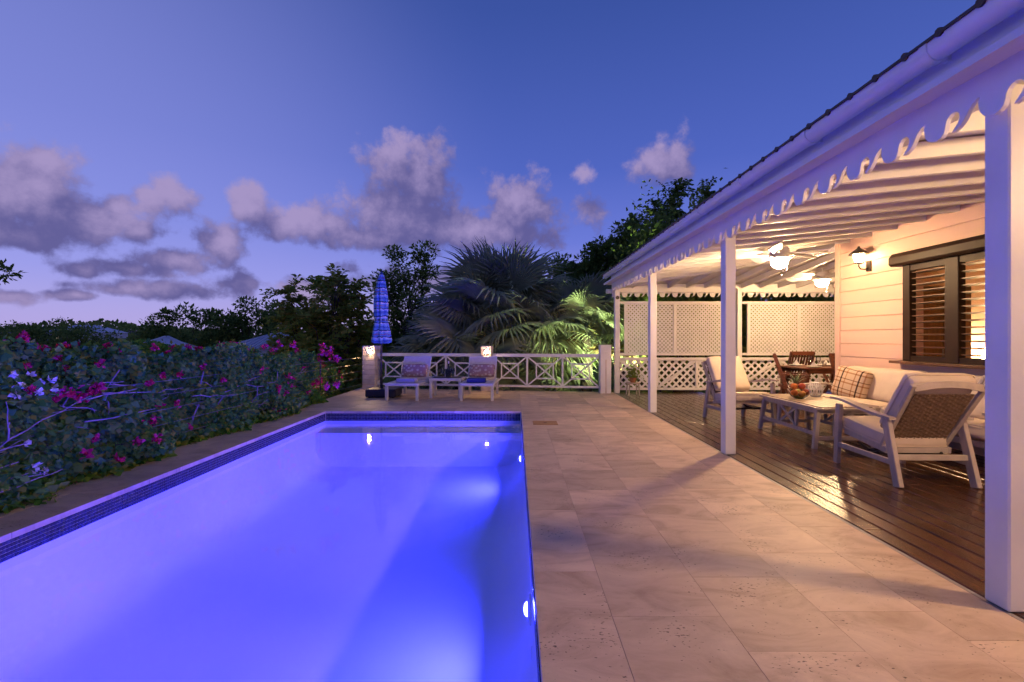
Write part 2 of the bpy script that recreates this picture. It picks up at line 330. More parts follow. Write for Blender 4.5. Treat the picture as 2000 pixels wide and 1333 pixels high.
def pattern_mat():
    m = bpy.data.materials.new('ornament_print'); m.use_nodes = True; t = m.node_tree; b = t.nodes['Principled BSDF']
    N = lambda ty: t.nodes.new(ty); Lk = t.links.new
    c = N('ShaderNodeTexCoord'); v = N('ShaderNodeTexVoronoi'); v.inputs['Scale'].default_value = 15; Lk(c.outputs['Object'], v.inputs['Vector'])
    w = N('ShaderNodeTexWave'); w.wave_type = 'RINGS'; w.inputs['Scale'].default_value = 5; w.inputs['Distortion'].default_value = 2.5; Lk(c.outputs['Object'], w.inputs['Vector'])
    mu = N('ShaderNodeMath'); mu.operation = 'MULTIPLY'; Lk(v.outputs['Distance'], mu.inputs[0]); mu.inputs[1].default_value = 1.0
    rp = N('ShaderNodeValToRGB'); Lk(mu.outputs[0], rp.inputs[0]); rp.color_ramp.elements[0].position = .36; rp.color_ramp.elements[0].color = (.54, .46, .42, 1)
    rp.color_ramp.elements[1].position = .48; rp.color_ramp.elements[1].color = (.34, .20, .22, 1)
    Lk(rp.outputs[0], b.inputs['Base Color']); b.inputs['Roughness'].default_value = .85; return m
M_print = pattern_mat()
M_mosaic = mat('blue_glass_mosaic', (.03, .04, .2), .2, island=[(.012, .014, .035), (.02, .022, .06), (.03, .034, .09), (.015, .016, .045), (.05, .055, .13)])

# ------------------------------------------------------------------ mesh helpers
def setp(o, label=None, cat=None, group=None, kind=None):
    if label: o['label'] = label
    if cat: o['category'] = cat
    if group: o['group'] = group
    if kind: o['kind'] = kind
    return o
def thing(name, label, cat, loc=(0, 0, 0), rz=0, group=None):
    o = bpy.data.objects.new(name, None); COL.objects.link(o); o.location = loc; o.rotation_euler = (0, 0, rz); o.empty_display_size = .2
    return setp(o, label, cat, group)
def struct(name, loc=(0, 0, 0)):
    o = bpy.data.objects.new(name, None); COL.objects.link(o); o.location = loc; o['kind'] = 'structure'; return o

class B:
    def __init__(s, org=(0, 0, 0)): s.v = []; s.f = []; s.o = Vector(org)
    def add(s, vs, fs):
        n = len(s.v); s.v += [Vector(v)-s.o for v in vs]; s.f += [tuple(i+n for i in f) for f in fs]; return s
    def box(s, c, size, rot=None, ch=0.0):
        c = Vector(c); hx, hy, hz = (d/2 for d in size); ch = min(ch, hx*.9, hy*.9, hz*.9)
        vs = []; fs = []
        if ch <= 0:
            vs = [Vector((x*hx, y*hy, z*hz)) for x in (-1, 1) for y in (-1, 1) for z in (-1, 1)]
            fs = [(0, 1, 3, 2), (4, 6, 7, 5), (0, 4, 5, 1), (2, 3, 7, 6), (0, 2, 6, 4), (1, 5, 7, 3)]
        else:
            idx = {}
            h = (hx, hy, hz)
            for x in (-1, 1):
                for y in (-1, 1):
                    for z in (-1, 1):
                        for a in range(3):
                            p = [x*(hx-ch), y*(hy-ch), z*(hz-ch)]; p[a] = (x, y, z)[a]*h[a]
                            idx[(x, y, z, a)] = len(vs); vs.append(Vector(p))
            for a in range(3):
                b_, c_ = (a+1) % 3, (a+2) % 3
                for s_ in (-1, 1):
                    q = []
                    for (u, w) in ((-1, -1), (1, -1), (1, 1), (-1, 1)):
                        k = [0, 0, 0]; k[a] = s_; k[b_] = u; k[c_] = w; q.append(idx[(*k, a)])
                    fs.append(tuple(q if s_ > 0 else q[::-1]))
                for u in (-1, 1):
                    for w in (-1, 1):
                        k0 = [0]*3; k0[b_] = u; k0[c_] = w; k1 = list(k0); k0[a] = -1; k1[a] = 1
                        q = [idx[(*k0, b_)], idx[(*k1, b_)], idx[(*k1, c_)], idx[(*k0, c_)]]
                        fs.append(tuple(q if u*w < 0 else q[::-1]))
            for x in (-1, 1):
                for y in (-1, 1):
                    for z in (-1, 1):
                        q = [idx[(x, y, z, a)] for a in range(3)]
                        fs.append(tuple(q if x*y*z > 0 else q[::-1]))
        if rot is not None: vs = [rot @ v for v in vs]
        return s.add([c+v for v in vs], fs)
    def beam(s, p0, p1, w, h, up=(0, 0, 1), ch=0.0, ext=0.0):
        p0 = Vector(p0); p1 = Vector(p1); d = (p1-p0); L = d.length; d.normalize(); up = Vector(up)
        sd_ = up.cross(d)
        if sd_.length < 1e-4: sd_ = Vector((1, 0, 0)).cross(d)
        sd_.normalize(); u = d.cross(sd_)
        rot = Matrix((sd_, d, u)).transposed()
        return s.box((p0+p1)/2, (w, L+2*ext, h), rot, ch)
    def tube(s, pts, r, n=8, cap=True):
        pts = [Vector(p) for p in pts]; k = len(pts)
        rs = r if isinstance(r, (list, tuple)) else [r]*k
        vs = []; fs = []; prev = None
        for i, p in enumerate(pts):
            d = (pts[min(i+1, k-1)]-pts[max(i-1, 0)]).normalized()
            if prev is None:
                a = d.cross(Vector((0, 0, 1)))
                if a.length < .05: a = d.cross(Vector((1, 0, 0)))
            else: a = prev - d*prev.dot(d)
            a.normalize(); prev = a; b_ = d.cross(a)
            for j in range(n):
                t = 2*PI*j/n; vs.append(p+(a*math.cos(t)+b_*math.sin(t))*rs[i])
        for i in range(k-1):
            for j in range(n):
                fs.append((i*n+j, i*n+(j+1) % n, (i+1)*n+(j+1) % n, (i+1)*n+j))
        if cap:
            fs.append(tuple(range(n))[::-1]); fs.append(tuple((k-1)*n+j for j in range(n)))
        return s.add(vs, fs)
    def lathe(s, prof, n=16, c=(0, 0, 0), rfun=None, cap=True):
        c = Vector(c); vs = []; fs = []; k = len(prof)
        for i, (r, z) in enumerate(prof):
            for j in range(n):
                t = 2*PI*j/n; rr = r*(rfun(t, i) if rfun else 1); vs.append(c+Vector((rr*math.cos(t), rr*math.sin(t), z)))
        for i in range(k-1):
            for j in range(n):
                fs.append((i*n+j, i*n+(j+1) % n, (i+1)*n+(j+1) % n, (i+1)*n+j))
        if cap:
            if prof[0][0] > 1e-4: fs.append(tuple(range(n))[::-1])
            if prof[-1][0] > 1e-4: fs.append(tuple((k-1)*n+j for j in range(n)))
        return s.add(vs, fs)
    def prism(s, poly, fn, t0, t1):
        n = len(poly); vs = [fn(u, v, t0) for u, v in poly]+[fn(u, v, t1) for u, v in poly]
        fs = [tuple(range(n))[::-1], tuple(range(n, 2*n))]+[(i, (i+1) % n, n+(i+1) % n, n+i) for i in range(n)]
        return s.add(vs, fs)
    def cushion(s, c, size, rot=None, r=.05, puff=.25, n=9):
        c = Vector(c); h = [d/2 for d in size]; r = min(r, *[q*.98 for q in h]); vs = []; fs = []
        ax_t = min(range(3), key=lambda a: size[a]); oth = [a for a in range(3) if a != ax_t]
        for a in range(3):
            b_, c_ = (a+1) % 3, (a+2) % 3
            for sg in (-1, 1):
                base = len(vs)
                for i in range(n+1):
                    for j in range(n+1):
                        p = [0, 0, 0]; p[a] = sg*h[a]
                        p[b_] = h[b_]*math.sin((i/n*2-1)*PI/2)*1.0; p[c_] = h[c_]*math.sin((j/n*2-1)*PI/2)
                        inn = [max(-(h[q]-r), min(h[q]-r, p[q])) for q in range(3)]
                        dv = Vector(p)-Vector(inn)
                        if dv.length > 1e-6: dv = dv.normalized()*r
                        q = Vector(inn)+dv
                        k = (1-(q[oth[0]]/h[oth[0]])**2)*(1-(q[oth[1]]/h[oth[1]])**2)
                        q[ax_t] *= 1+puff*(max(0, k))**.6
                        vs.append(q)
                for i in range(n):
                    for j in range(n):
                        f = (base+i*(n+1)+j, base+(i+1)*(n+1)+j, base+(i+1)*(n+1)+j+1, base+i*(n+1)+j+1)
                        fs.append(f if sg > 0 else f[::-1])
        if rot is not None: vs = [rot @ v for v in vs]
        return s.add([c+v for v in vs], fs)
    def piping(s, c, size, rot=None, r=.006, cr=.05):
        c = Vector(c); t_ = min(range(3), key=lambda a: size[a]); a, b_ = [q for q in range(3) if q != t_]; pts = []
        for (sa_, sb_, a0) in ((1, 1, 0), (-1, 1, 90), (-1, -1, 180), (1, -1, 270)):
            for k in range(4):
                an = R(a0+30*k); p = [0, 0, 0]; p[a] = sa_*(size[a]/2-cr)+cr*math.cos(an); p[b_] = sb_*(size[b_]/2-cr)+cr*math.sin(an); pts.append(Vector(p))
        pts.append(pts[0].copy())
        if rot is not None: pts = [rot @ p for p in pts]
        return s.tube([c+p for p in pts], r, 6, cap=False)
    def mesh(s, name, m, smooth=None):
        me = bpy.data.meshes.new(name); me.from_pydata([tuple(v) for v in s.v], [], s.f); me.materials.append(m)
        if smooth is not None:
            me.polygons.foreach_set('use_smooth', [True]*len(me.polygons)); me.set_sharp_from_angle(angle=R(smooth))
        me.update(); return me
    def build(s, name, m, parent=None, smooth=None, loc=None):
        return link(s.mesh(name, m, smooth), name, parent, loc)
def link(me, name, parent=None, loc=None, rot=None):
    o = bpy.data.objects.new(name, me); COL.objects.link(o)
    if parent: o.parent = parent
    if loc is not None: o.location = loc
    if rot is not None: o.rotation_euler = rot
    return o
def np_mesh(name, V, quads, m, parent=None, loc=None):
    me = bpy.data.meshes.new(name); nv = len(V); nf = len(quads)
    me.vertices.add(nv); me.vertices.foreach_set('co', np.asarray(V, dtype=np.float32).ravel())
    me.loops.add(nf*4); me.loops.foreach_set('vertex_index', np.asarray(quads, dtype=np.int32).ravel())
    me.polygons.add(nf); me.polygons.foreach_set('loop_start', np.arange(nf, dtype=np.int32)*4)
    me.materials.append(m); me.update(calc_edges=True); me.validate()
    o = bpy.data.objects.new(name, me); COL.objects.link(o)
    if parent: o.parent = parent
    if loc is not None: o.location = loc
    return o
def copy_tree(o, parent=None):
    c = o.copy(); COL.objects.link(c); c.parent = parent
    for ch in list(o.children): copy_tree(ch, c)
    return c
def rotm(x=0, y=0, z=0):
    return (Matrix.Rotation(z, 3, 'Z') @ Matrix.Rotation(y, 3, 'Y') @ Matrix.Rotation(x, 3, 'X'))
def unit(a): return a/np.maximum(np.linalg.norm(a, axis=1, keepdims=True), 1e-9)
def leaves(P, size, asp=.55, dirs=None, upbias=0.0, nb=None):
    n = len(P); P = np.asarray(P)
    d = rng.normal(size=(n, 3)) if dirs is None else dirs+rng.normal(size=(n, 3))*.25
    d = unit(d); nn = rng.normal(size=(n, 3)); nn[:, 2] += upbias; nn = nn if nb is None else nn+nb; s = unit(np.cross(d, nn)); nv = np.cross(s, d)
    L = (size*(.6+.8*rng.random(n)))[:, None]; w = L*asp
    V = np.stack([P, P+d*L*.45+s*w*.5+nv*L*.07, P+d*L, P+d*L*.45-s*w*.5+nv*L*.07], 1).reshape(-1, 3)
    return V, np.arange(n*4).reshape(-1, 4)
def px(x, y, d): return Vector(((x-1007)/900*d, d, CAMZ-(y-660)/900*d))

# ------------------------------------------------------------------ ground
def ground_h(x, y):
    d = max(0.0, math.hypot(max(0, abs(x+1)-5.5), max(0, y-12.5)))
    h = -.45-7.5*(1-math.exp(-d/34))
    rr = math.hypot(x, y); a = math.atan2(x, y)
    k = min(1, max(0, (rr-110)/260)); k = k*k*(3-2*k)
    h += k*(10.5+4.5*math.sin(a*7+1.2)+2.2*math.sin(a*17+.4))
    if x > 2: h += min(3.0, (x-2)*.05)*min(1, d/10)
    return h
gb = B(); radii = [0, 4, 8, 11, 14, 18, 23, 30, 38, 50, 65, 85, 110, 140, 180, 240, 320, 450, 700, 1200, 2500, 6000]; NA = 96
gv = []; gf = []
for i, r in enumerate(radii):
    for j in range(NA):
        a = 2*PI*j/NA; x, y = r*math.sin(a), 3+r*math.cos(a); gv.append((x, y, ground_h(x, y)))
for i in range(len(radii)-1):
    for j in range(NA):
        gf.append((i*NA+j, (i+1)*NA+j, (i+1)*NA+(j+1) % NA, i*NA+(j+1) % NA)[::-1])
# the pool is dug into the ground: push the inner ground down under the terrace
gv = [(x, y, min(z, -2.2) if (-5.2 < x < 9 and -9 < y < 12) else z) for x, y, z in gv]
gb.add(gv, gf); g = gb.build('ground', M_soil, smooth=60); g['kind'] = 'structure'

# ------------------------------------------------------------------ terrace, pool
PX0, PX1, PY0, PY1 = -3.36, .10, -2.6, 8.15
DX = 2.33                       # edge of the wooden deck
def rail_y(x): return 11.72+(x+3.67)*(10.86-11.72)/(1.96+3.67)
TL = -4.02
terr = struct('terrace_paving')
def clip(poly, f):
    out = []
    for i, p in enumerate(poly):
        q = poly[(i+1) % len(poly)]; a, b_ = f(p), f(q)
        if a <= 0: out.append(p)
        if a*b_ < 0:
            t = a/(a-b_); out.append((p[0]+(q[0]-p[0])*t, p[1]+(q[1]-p[1])*t))
    return out
edge = lambda p: p[1]-(rail_y(p[0])+.22)
Zf = lambda u, v, t: Vector((u, v, t))
def slab(poly):
    poly = clip(poly, edge)
    if len(poly) > 2: B().prism(poly, Zf, -1.6, -.0030).build('slab', M_grout, terr)
slab([(PX1+.2, -6.5), (DX-.01, -6.5), (DX-.01, 12.5), (PX1+.2, 12.5)]); slab([(TL, PY1+.2), (PX1+.2, PY1+.2), (PX1+.2, 12.5), (TL, 12.5)])
slab([(TL, -6.5), (PX1+.2, -6.5), (PX1+.2, PY0-.2), (TL, PY0-.2)]); slab([(TL, PY0-.2), (PX0-.2, PY0-.2), (PX0-.2, PY1+.2), (TL, PY1+.2)])
def tile(x0, x1, y0, y1):
    gp = .0006; P = clip([(x0+gp, y0+gp), (x1-gp, y0+gp), (x1-gp, y1-gp), (x0+gp, y1-gp)], edge)
    if len(P) < 3: return
    cx, cy = sum(p[0] for p in P)/len(P), sum(p[1] for p in P)/len(P)
    z = random.uniform(-.0012, .0012); b_ = B((cx, cy, 0))
    n = len(P); ins = [(p[0]+(cx-p[0])*.004, p[1]+(cy-p[1])*.004) for p in P]
    vs = [(p[0], p[1], -.04) for p in P]+[(p[0], p[1], z-.0008) for p in P]+[(p[0], p[1], z) for p in ins]
    fs = [tuple(range(n))[::-1], tuple(range(2*n, 3*n))]
    for i in range(n):
        j = (i+1) % n; fs += [(i, j, n+j, n+i), (n+i, n+j, 2*n+j, 2*n+i)]
    b_.add(vs, fs).build('paving_tile', M_trav, terr, loc=(cx, cy, 0))
cols = [PX1, .45, .96, 1.45, 1.94, DX-.012]
for ci in range(5):
    y = -6.5+random.uniform(0, .5)-.3
    while y < 12:
        L = .92 if ci == 0 else .595
        tile(cols[ci], cols[ci+1], y, y+L); y += L
xs = [TL+.49*i for i in range(9)]; xs[-1] = PX1
for ci in range(len(xs)-1):
    tile(xs[ci], xs[ci+1], PY1, PY1+.35)
    y = PY1+.35-(.3 if ci % 2 else 0)*0
    off_ = .3 if ci % 2 else .6
    tile(xs[ci], xs[ci+1], y, y+off_); y += off_
    while y < 12.4: tile(xs[ci], xs[ci+1], y, y+.6); y += .6
for ci in range(len(xs)-1):
    y = PY0-.01
    while y > -6.4: tile(xs[ci], xs[ci+1], y-.6, y); y -= .6
y = PY0
while y < PY1-.01:
    L = min(.92, PY1-y); tile(PX0-.35, PX0, y, y+L); tile(TL, PX0-.35, y, y+L); y += L
# skimmer lid
sk = thing('skimmer_lid', 'small ochre rectangular skimmer lid set in the paving beside the pool', 'lid', (.45, 7.02, 0))
B().box((0, 0, .004), (.37, .30, .006), ch=.002).build('lid', mat('ochre_lid', (.42, .22, .08), .6, vary=.1), sk)
B().box((0, 0, .0085), (.05, .012, .003)).build('finger_slot', M_darkmetal, sk)

pool = struct('pool_basin'); FZ = -.86
pb = B()
pb.box((PX0-.1, (PY0+PY1)/2, (-.04+FZ)/2), (.2, PY1-PY0+.4, -.04-FZ+.001)); pb.box((PX1+.1, (PY0+PY1)/2, (-.04+FZ)/2), (.2, PY1-PY0+.4, -.04-FZ+.001))
pb.box(((PX0+PX1)/2, PY0-.1, (-.04+FZ)/2), (PX1-PX0-.002, .2, -.04-FZ)); pb.box(((PX0+PX1)/2, PY1+.1, (-.04+FZ)/2), (PX1-PX0-.002, .2, -.04-FZ))
pb.build('pool_wall', M_plaster, pool)
COVE = .34
def axis_pts(a, b):
    k = [0, .004, .015, .035, .065, .10, .145, .20, .265, COVE]
    return [a+q for q in k]+[a+COVE+(b-a-2*COVE)*i/14 for i in range(1, 14)]+[b-q for q in reversed(k)]
gxs, gys = axis_pts(PX0, PX1), axis_pts(PY0, PY1)
def cove(d): return 0 if d >= COVE else COVE-math.sqrt(max(0, COVE**2-(COVE-d)**2))
pf = B(); pf.add([(x_, y_, FZ+min(COVE, math.hypot(cove(min(x_-PX0, PX1-x_)), cove(min(y_-PY0, PY1-y_))))) for y_ in gys for x_ in gxs],
    [(j*len(gxs)+i, j*len(gxs)+i+1, (j+1)*len(gxs)+i+1, (j+1)*len(gxs)+i) for j in range(len(gys)-1) for i in range(len(gxs)-1)])
pf.build('pool_floor', M_plaster, pool, 80)
B().box(((PX0+PX1)/2, PY1-.21, (FZ-.3)/2-.001), (PX1-PX0-.004, .42, -.3-FZ), ch=.0).build('bench', M_plaster, pool)
WZ = -.135
# mosaic waterline band
mo = []; ms = .0235; pit = .0262
def mos(c, sx, sy): mo.append((c, sx, sy))
nr = 5
for r_ in range(nr):
    z = -.052-pit*r_
    k = 0
    y = max(PY0, .6)
    while y < PY1-.01:
        mos((PX0+.002, y+pit/2, z), .005, ms); mos((PX1-.002, y+pit/2, z), .005, ms); y += pit
    x = PX0+.008
    while x < PX1-.03: mos((x+pit/2, PY1-.002, z), ms, .005); x += pit
C = np.array([m[0] for m in mo]); H = np.array([(m[1], m[2], ms) for m in mo])/2
cube = np.array([(x, y, z) for x in (-1, 1) for y in (-1, 1) for z in (-1, 1)])
cf = np.array([(0, 1, 3, 2), (4, 6, 7, 5), (0, 4, 5, 1), (2, 3, 7, 6), (0, 2, 6, 4), (1, 5, 7, 3)])
V = (C[:, None, :]+cube[None]*H[:, None, :]).reshape(-1, 3); Q = (np.arange(len(C))[:, None, None]*8+cf[None]).reshape(-1, 4)
o = np_mesh('mosaic_tiles', V, Q, M_mosaic, pool); o['kind'] = 'stuff'
wbm = B(); wbm.add([(PX0, PY0, WZ), (PX1, PY0, WZ), (PX1, PY1, WZ), (PX0, PY1, WZ)], [(0, 1, 2, 3)])
wa = wbm.build('water', M_water); wa['kind'] = 'structure'
def pool_lamp(y, label):
    t = thing('pool_lamp', label, 'pool lamp', (PX1, y, -.42), 0, None)
    mk = lambda prof, n=20: B().lathe(prof, n)
    a = B(); a.lathe([(.088, 0), (.088, .014), (.056, .026), (.046, .02)], 24); e = a.build('bezel_ring', M_gutter, t, 40); e.rotation_euler = (0, -PI/2, 0)
    d = B(); d.lathe([(.046, .018), (.040, .036), (.026, .046), (.0001, .050)], 16); e = d.build('lens', M_poollamp, t, 60); e.rotation_euler = (0, -PI/2, 0)
    ld_ = bpy.data.lights.new('lamp_beam', 'AREA'); ld_.shape = 'DISK'; ld_.size = .12; ld_.energy = POOL_W; ld_.color = POOLC; ld_.spread = R(170)
    lo_ = bpy.data.objects.new('lamp_beam', ld_); COL.objects.link(lo_); lo_.parent = t; lo_.location = (-.07, 0, 0); lo_.rotation_euler = (0, PI/2+R(24), 0)
pool_lamp(2.92, 'glowing blue underwater lamp on pool wall, the larger-looking one nearer the veranda end post')
pool_lamp(6.55, 'glowing blue underwater lamp on pool wall towards the loungers')
pool_lamp(-.75, 'glowing blue underwater lamp on pool wall near its end away from the loungers')
nz_ = thing('pool_inlet', 'small round water inlet fitting on the pool wall below a lamp', 'fitting', (PX1, 2.72, -.56))
e = B().lathe([(.035, 0), (.035, .008), (.02, .010), (.018, .002)], 16).build('inlet_ring', M_gutter, nz_); e.rotation_euler = (0, -PI/2, 0)

# ------------------------------------------------------------------ wooden deck
HX = 5.10; HY = 7.34; RY = 10.95; XE = 9.0
deck = struct('wooden_deck')
B().box(((DX+XE)/2+.004, 2.25, -.35), (XE-DX-.01, 17.6, .6)).build('deck_underlay', M_board, deck)
bw = .138; x = DX+.022; i = 0
bmesh_cache = {}
while x < XE-.1:
    y = -6.0+random.uniform(-1.6, 0); end = RY+.1
    if x+bw > HX+.02 and x < HX+3.4: y = max(y, HY+.0)
    while y < end:
        L = min(random.choice((2.4, 3.0, 3.6, 4.2)), end-y)
        if L < .3: break
        key = round(L, 2)
        if key not in bmesh_cache: bmesh_cache[key] = B().box((0, 0, -.012), (bw-.010, L-.003, .024), ch=.0055).mesh('deck_board', M_deck)
        link(bmesh_cache[key], 'deck_board', deck, (x+bw/2, y+L/2, random.uniform(-.001, .001))); y += L
    x += bw; i += 1
B().box((DX+.004, 2.25, -.02), (.024, 17.5, .036)).build('edge_strip', mat('grey_edge_strip', (.35, .32, .30), .5, metal=.5), deck)

# ------------------------------------------------------------------ house
ho = Vector((HX, 4, 0))
house = thing('house', 'pink clapboard house with dark shuttered window facing the veranda', 'house', ho)
WY0, WY1, WZ0, WZ1 = 4.60, 5.96, 1.0, 2.26
wb = B(ho); WT = 3.05
for (y0, y1, z0, z1) in ((-6.5, WY0, 0, WT), (WY1, HY-.02, 0, WT), (WY0, WY1, 0, WZ0), (WY0, WY1, WZ1, WT)):
    wb.box((HX+.10, (y0+y1)/2, (z0+z1)/2), (.15, y1-y0, z1-z0))
wb.box((HX+1.98, HY-.10, WT/2), (3.6, .15, WT))
wb.build('wall', M_pink, house)
def plank(y0, y1, z0, z1):
    c = ((HX+.012), (y0+y1)/2, (z0+z1)/2)
    B(c).box(c, (.024, y1-y0, z1-z0-.005), ch=.004).build('wall_plank', M_pink, house, loc=Vector(c)-ho)
z = .01
while z < 2.85:
    if z+.2 > 1.03 and z < 2.2: plank(-6.5, WY0-.02, z, z+.2); plank(WY1+.02, HY-.1, z, z+.2)
    else: plank(-6.5, HY-.1, z, z+.2)
    z += .2
B(ho).box((HX+.012, HY-.045, 1.5), (.05, .10, 3), ch=.005).build('corner_trim', M_pink, house)
win = B(ho)
for (y0, y1) in ((WY0-.05, WY0+.06), (WY1-.06, WY1+.05), (5.25, 5.42)):
    win.box((HX-.012, (y0+y1)/2, (WZ0+WZ1)/2), (.09, y1-y0, WZ1-WZ0-.002), ch=.006)
win.box((HX-.009, (WY0+WY1)/2, WZ0+.035), (.075, WY1-WY0-.01, .07)); win.box((HX-.009, (WY0+WY1)/2, WZ1-.05), (.075, WY1-WY0-.01, .1))
wn_o = win.build('window', M_dark, house)
B(ho).box((HX-.05, (WY0+WY1)/2, WZ0-.018), (.20, WY1-WY0+.32, .034), ch=.006).build('sill', M_louvre, wn_o)
rb = B(ho); prof = [(HX-.001, 2.235), (HX-.135, 2.235), (HX-.165, 2.262), (HX-.165, 2.345), (HX-.12, 2.40), (HX-.001, 2.40)]
rb.prism(prof, lambda u, v, t: Vector((u, t, v)), WY0-.22, WY1+.14); rb.build('shutter_box', M_dark, wn_o)
for (y0, y1) in ((WY0+.06, 5.25), (5.42, WY1-.06)):
    n = 14
    for k in range(n):
        zc_ = WZ0+.10+(WZ1-.13-WZ0-.10)*k/(n-1)
        c = Vector((HX+.012, (y0+y1)/2, zc_)); B(c).box(c, (.085, y1-y0-.012, .009), rotm(y=R(7))).build('louvre', M_louvre, wn_o, loc=c-ho)
rm = B(ho)
rm.box((7.0, 7.21, 1.4), (3.3, .05, 2.8)); rm.box((8.65, 5, 1.4), (.05, 4.4, 2.8)); rm.box((7.0, 2.9, 1.4), (3.3, .05, 2.8)); rm.box((7, 5, 2.75), (3.3, 4.4, .05)); rm.box((7, 5, .03), (3.3, 4.4, .05))
rm.build('room_lining', M_cream, house)
wd = thing('wardrobe', 'brown wooden wardrobe seen between the window louvres', 'wardrobe', (6.25, 6.95, .055))
B().box((0, 0, 1.0), (.85, .42, 2.0), ch=.01).build('carcass', M_louvre, wd)
for s_ in (-1, 1):
    d_ = B().box((s_*.20, -.222, 1.0), (.38, .02, 1.84), ch=.006).build('door', mat('wardrobe_door', (.16, .07, .03), .4, vary=.3, stretch=(8, 8, 1)), wd)
    B().box((s_*.03, -.245, 1.0), (.018, .02, .16), ch=.004).build('handle', M_metal, d_)
hang = thing('hanging_linen', 'folded white linen hanging on the wardrobe front indoors', 'linen', (6.42, 6.70, .5))
B().cushion((0, 0, .55), (.16, .02, 1.1), r=.01, puff=.1, n=5).build('linen', M_porc, hang)
bt = thing('bedside_table', 'small wooden bedside table under the lamp indoors', 'table', (7.12, 6.8, .055))
B().box((0, 0, .68), (.5, .45, .04), ch=.005).build('top', M_teak, bt)
for s1 in (-1, 1):
    for s2 in (-1, 1): B().box((s1*.21, s2*.19, .33), (.04, .04, .66)).build('leg', M_teak, bt)
tl = thing('table_lamp', 'lit table lamp with cream shade behind the louvres', 'lamp', (7.06, 6.8, .755))
B().lathe([(.07, 0), (.07, .015), (.02, .03), (.018, .2)], 14).build('stand', M_dark, tl, 40)
B().lathe([(.15, .2), (.10, .40)], 16, cap=False).build('shade', M_roomlamp, tl, 40)

# wall lantern
la = thing('wall_lantern', 'lit black wall lantern with pagoda hat on pink wall', 'lantern', (HX, 6.64, 2.30))
B().box((-.012, 0, .03), (.024, .09, .15), ch=.006).build('wall_plate', M_darkmetal, la)
B().tube([(-.02, 0, .0), (-.07, 0, -.015), (-.13, 0, -.01), (-.155, 0, .03), (-.155, 0, .075)], .011, 8).build('arm', M_darkmetal, la, 60)
B().lathe([(.03, .06), (.062, .075), (.05, .085)], 16, c=(-.155, 0, 0)).build('cup', M_darkmetal, la, 40)
B().lathe([(.045, .086), (.066, .16), (.070, .205)], 16, c=(-.155, 0, 0)).build('glass', M_lant, la, 60)
B().lathe([(.125, .198), (.118, .212), (.055, .262), (.02, .29), (.012, .315), (.0001, .32)], 16, c=(-.155, 0, 0)).build('hat', M_darkmetal, la, 40)

# ------------------------------------------------------------------ veranda
vo = Vector((DX, 5.2, 0))
ver = thing('veranda', 'white open veranda with wave-cut fascia and rafters along the house', 'veranda', vo)
SL = .10; ZB = 2.47
def zb(x, y): return ZB+SL*min(x-DX, RY-y)
def post(x, y, h, w=.12):
    c = Vector((x, y, 0)); b_ = B(c); b_.box((x, y, h/2), (w, w, h), ch=.008); b_.build('post', M_white, ver, loc=c-vo)
for y in (2.235, 5.18, 8.05, 10.87, -.70, -3.6): post(DX+.06, y, 2.50)
post((1442-1007)/900*10.95, 10.93, 2.45, .11); post(7.65, 10.93, 2.45, .11)
B(vo).box((DX+.06, 2.23, 2.585), (.1, 17.5, .17)).build('wall_plate_beam', M_white, ver)
# ceiling + roof sheet
def sloped(poly, f, t0, t1, nm, m): return B(vo).prism(poly, lambda u, v, t: Vector((u, v, f(u, v)+t)), t0, t1).build(nm, m, ver)
xs0, ye = DX-.20, RY+.20
side = [(xs0, -6.5), (xs0+7, -6.5), (xs0+7, HY), (xs0+ye-HY, HY), (xs0, ye)]
rear = [(xs0, ye), (xs0+ye-HY, HY), (XE+.2, HY), (XE+.2, ye)]
fs_ = lambda x, y: ZB+SL*(x-DX); fr_ = lambda x, y: ZB+SL*(RY-y)
sloped(side, fs_, .125, .165, 'ceiling', M_ceil); sloped(rear, fr_, .125, .165, 'ceiling', M_ceil)
ro = sloped([(xs0-.01, -6.5), (xs0+7, -6.5), (xs0+7, HY), (xs0+ye-HY, HY), (xs0-.03, ye+.03)], lambda x, y: fs_(x, y)+.285, .085, .10, 'roof', M_roof)
sloped([(xs0-.03, ye+.03), (xs0+ye-HY, HY), (XE+.2, HY), (XE+.2, ye+.03)], lambda x, y: fr_(x, y)+.285, .085, .10, 'roof', M_roof)
rib = B().tube([(0, 0, 0), (3.7, 0, .37)], .022, 8).mesh('roof_rib', M_roof, 60)
for k in range(66):
    y = 2.097+(k-24)*.205
    if y < HY: link(rib, 'roof_rib', ro, (xs0-.02-vo.x, y-vo.y, fs_(xs0, 0)+.376))
    elif y < ye-.2: B().tube([(0, 0, 0), (ye-y, 0, .1*(ye-y))], .022, 8).build('roof_rib', M_roof, ro, 60, loc=(xs0-.02-vo.x, y-vo.y, fs_(xs0, 0)+.376))
# rafters
raf = B().beam((-.02, 0, .06), (HX-DX+.03, 0, .06+SL*(HX-DX+.05)), .048, .115, ch=.004).mesh('rafter', M_ceil)
for k in range(-31, 9):
    y = 7.045+k*.4335
    if y < HY: link(raf, 'rafter', ver, (DX-vo.x, y-vo.y, ZB))
    else:
        L = RY-y
        if L > .25: B().beam((-.02, 0, .06), (L, 0, .06+SL*L), .048, .115, ch=.004).build('rafter', M_ceil, ver, loc=(DX-vo.x, y-vo.y, ZB))
for k in range(1, 15):
    x = DX+.4335*k; L = min(x-DX, RY-HY)
    B().beam((0, 0, .06), (0, -L, .06+SL*L), .048, .115, ch=.004).build('rafter', M_ceil, ver, loc=(x-vo.x, RY-vo.y, ZB))
B(vo).beam((DX, RY, ZB+.05), (DX+RY-HY, HY, ZB+.05+SL*(RY-HY)), .06, .15).build('hip_rafter', M_ceil, ver)
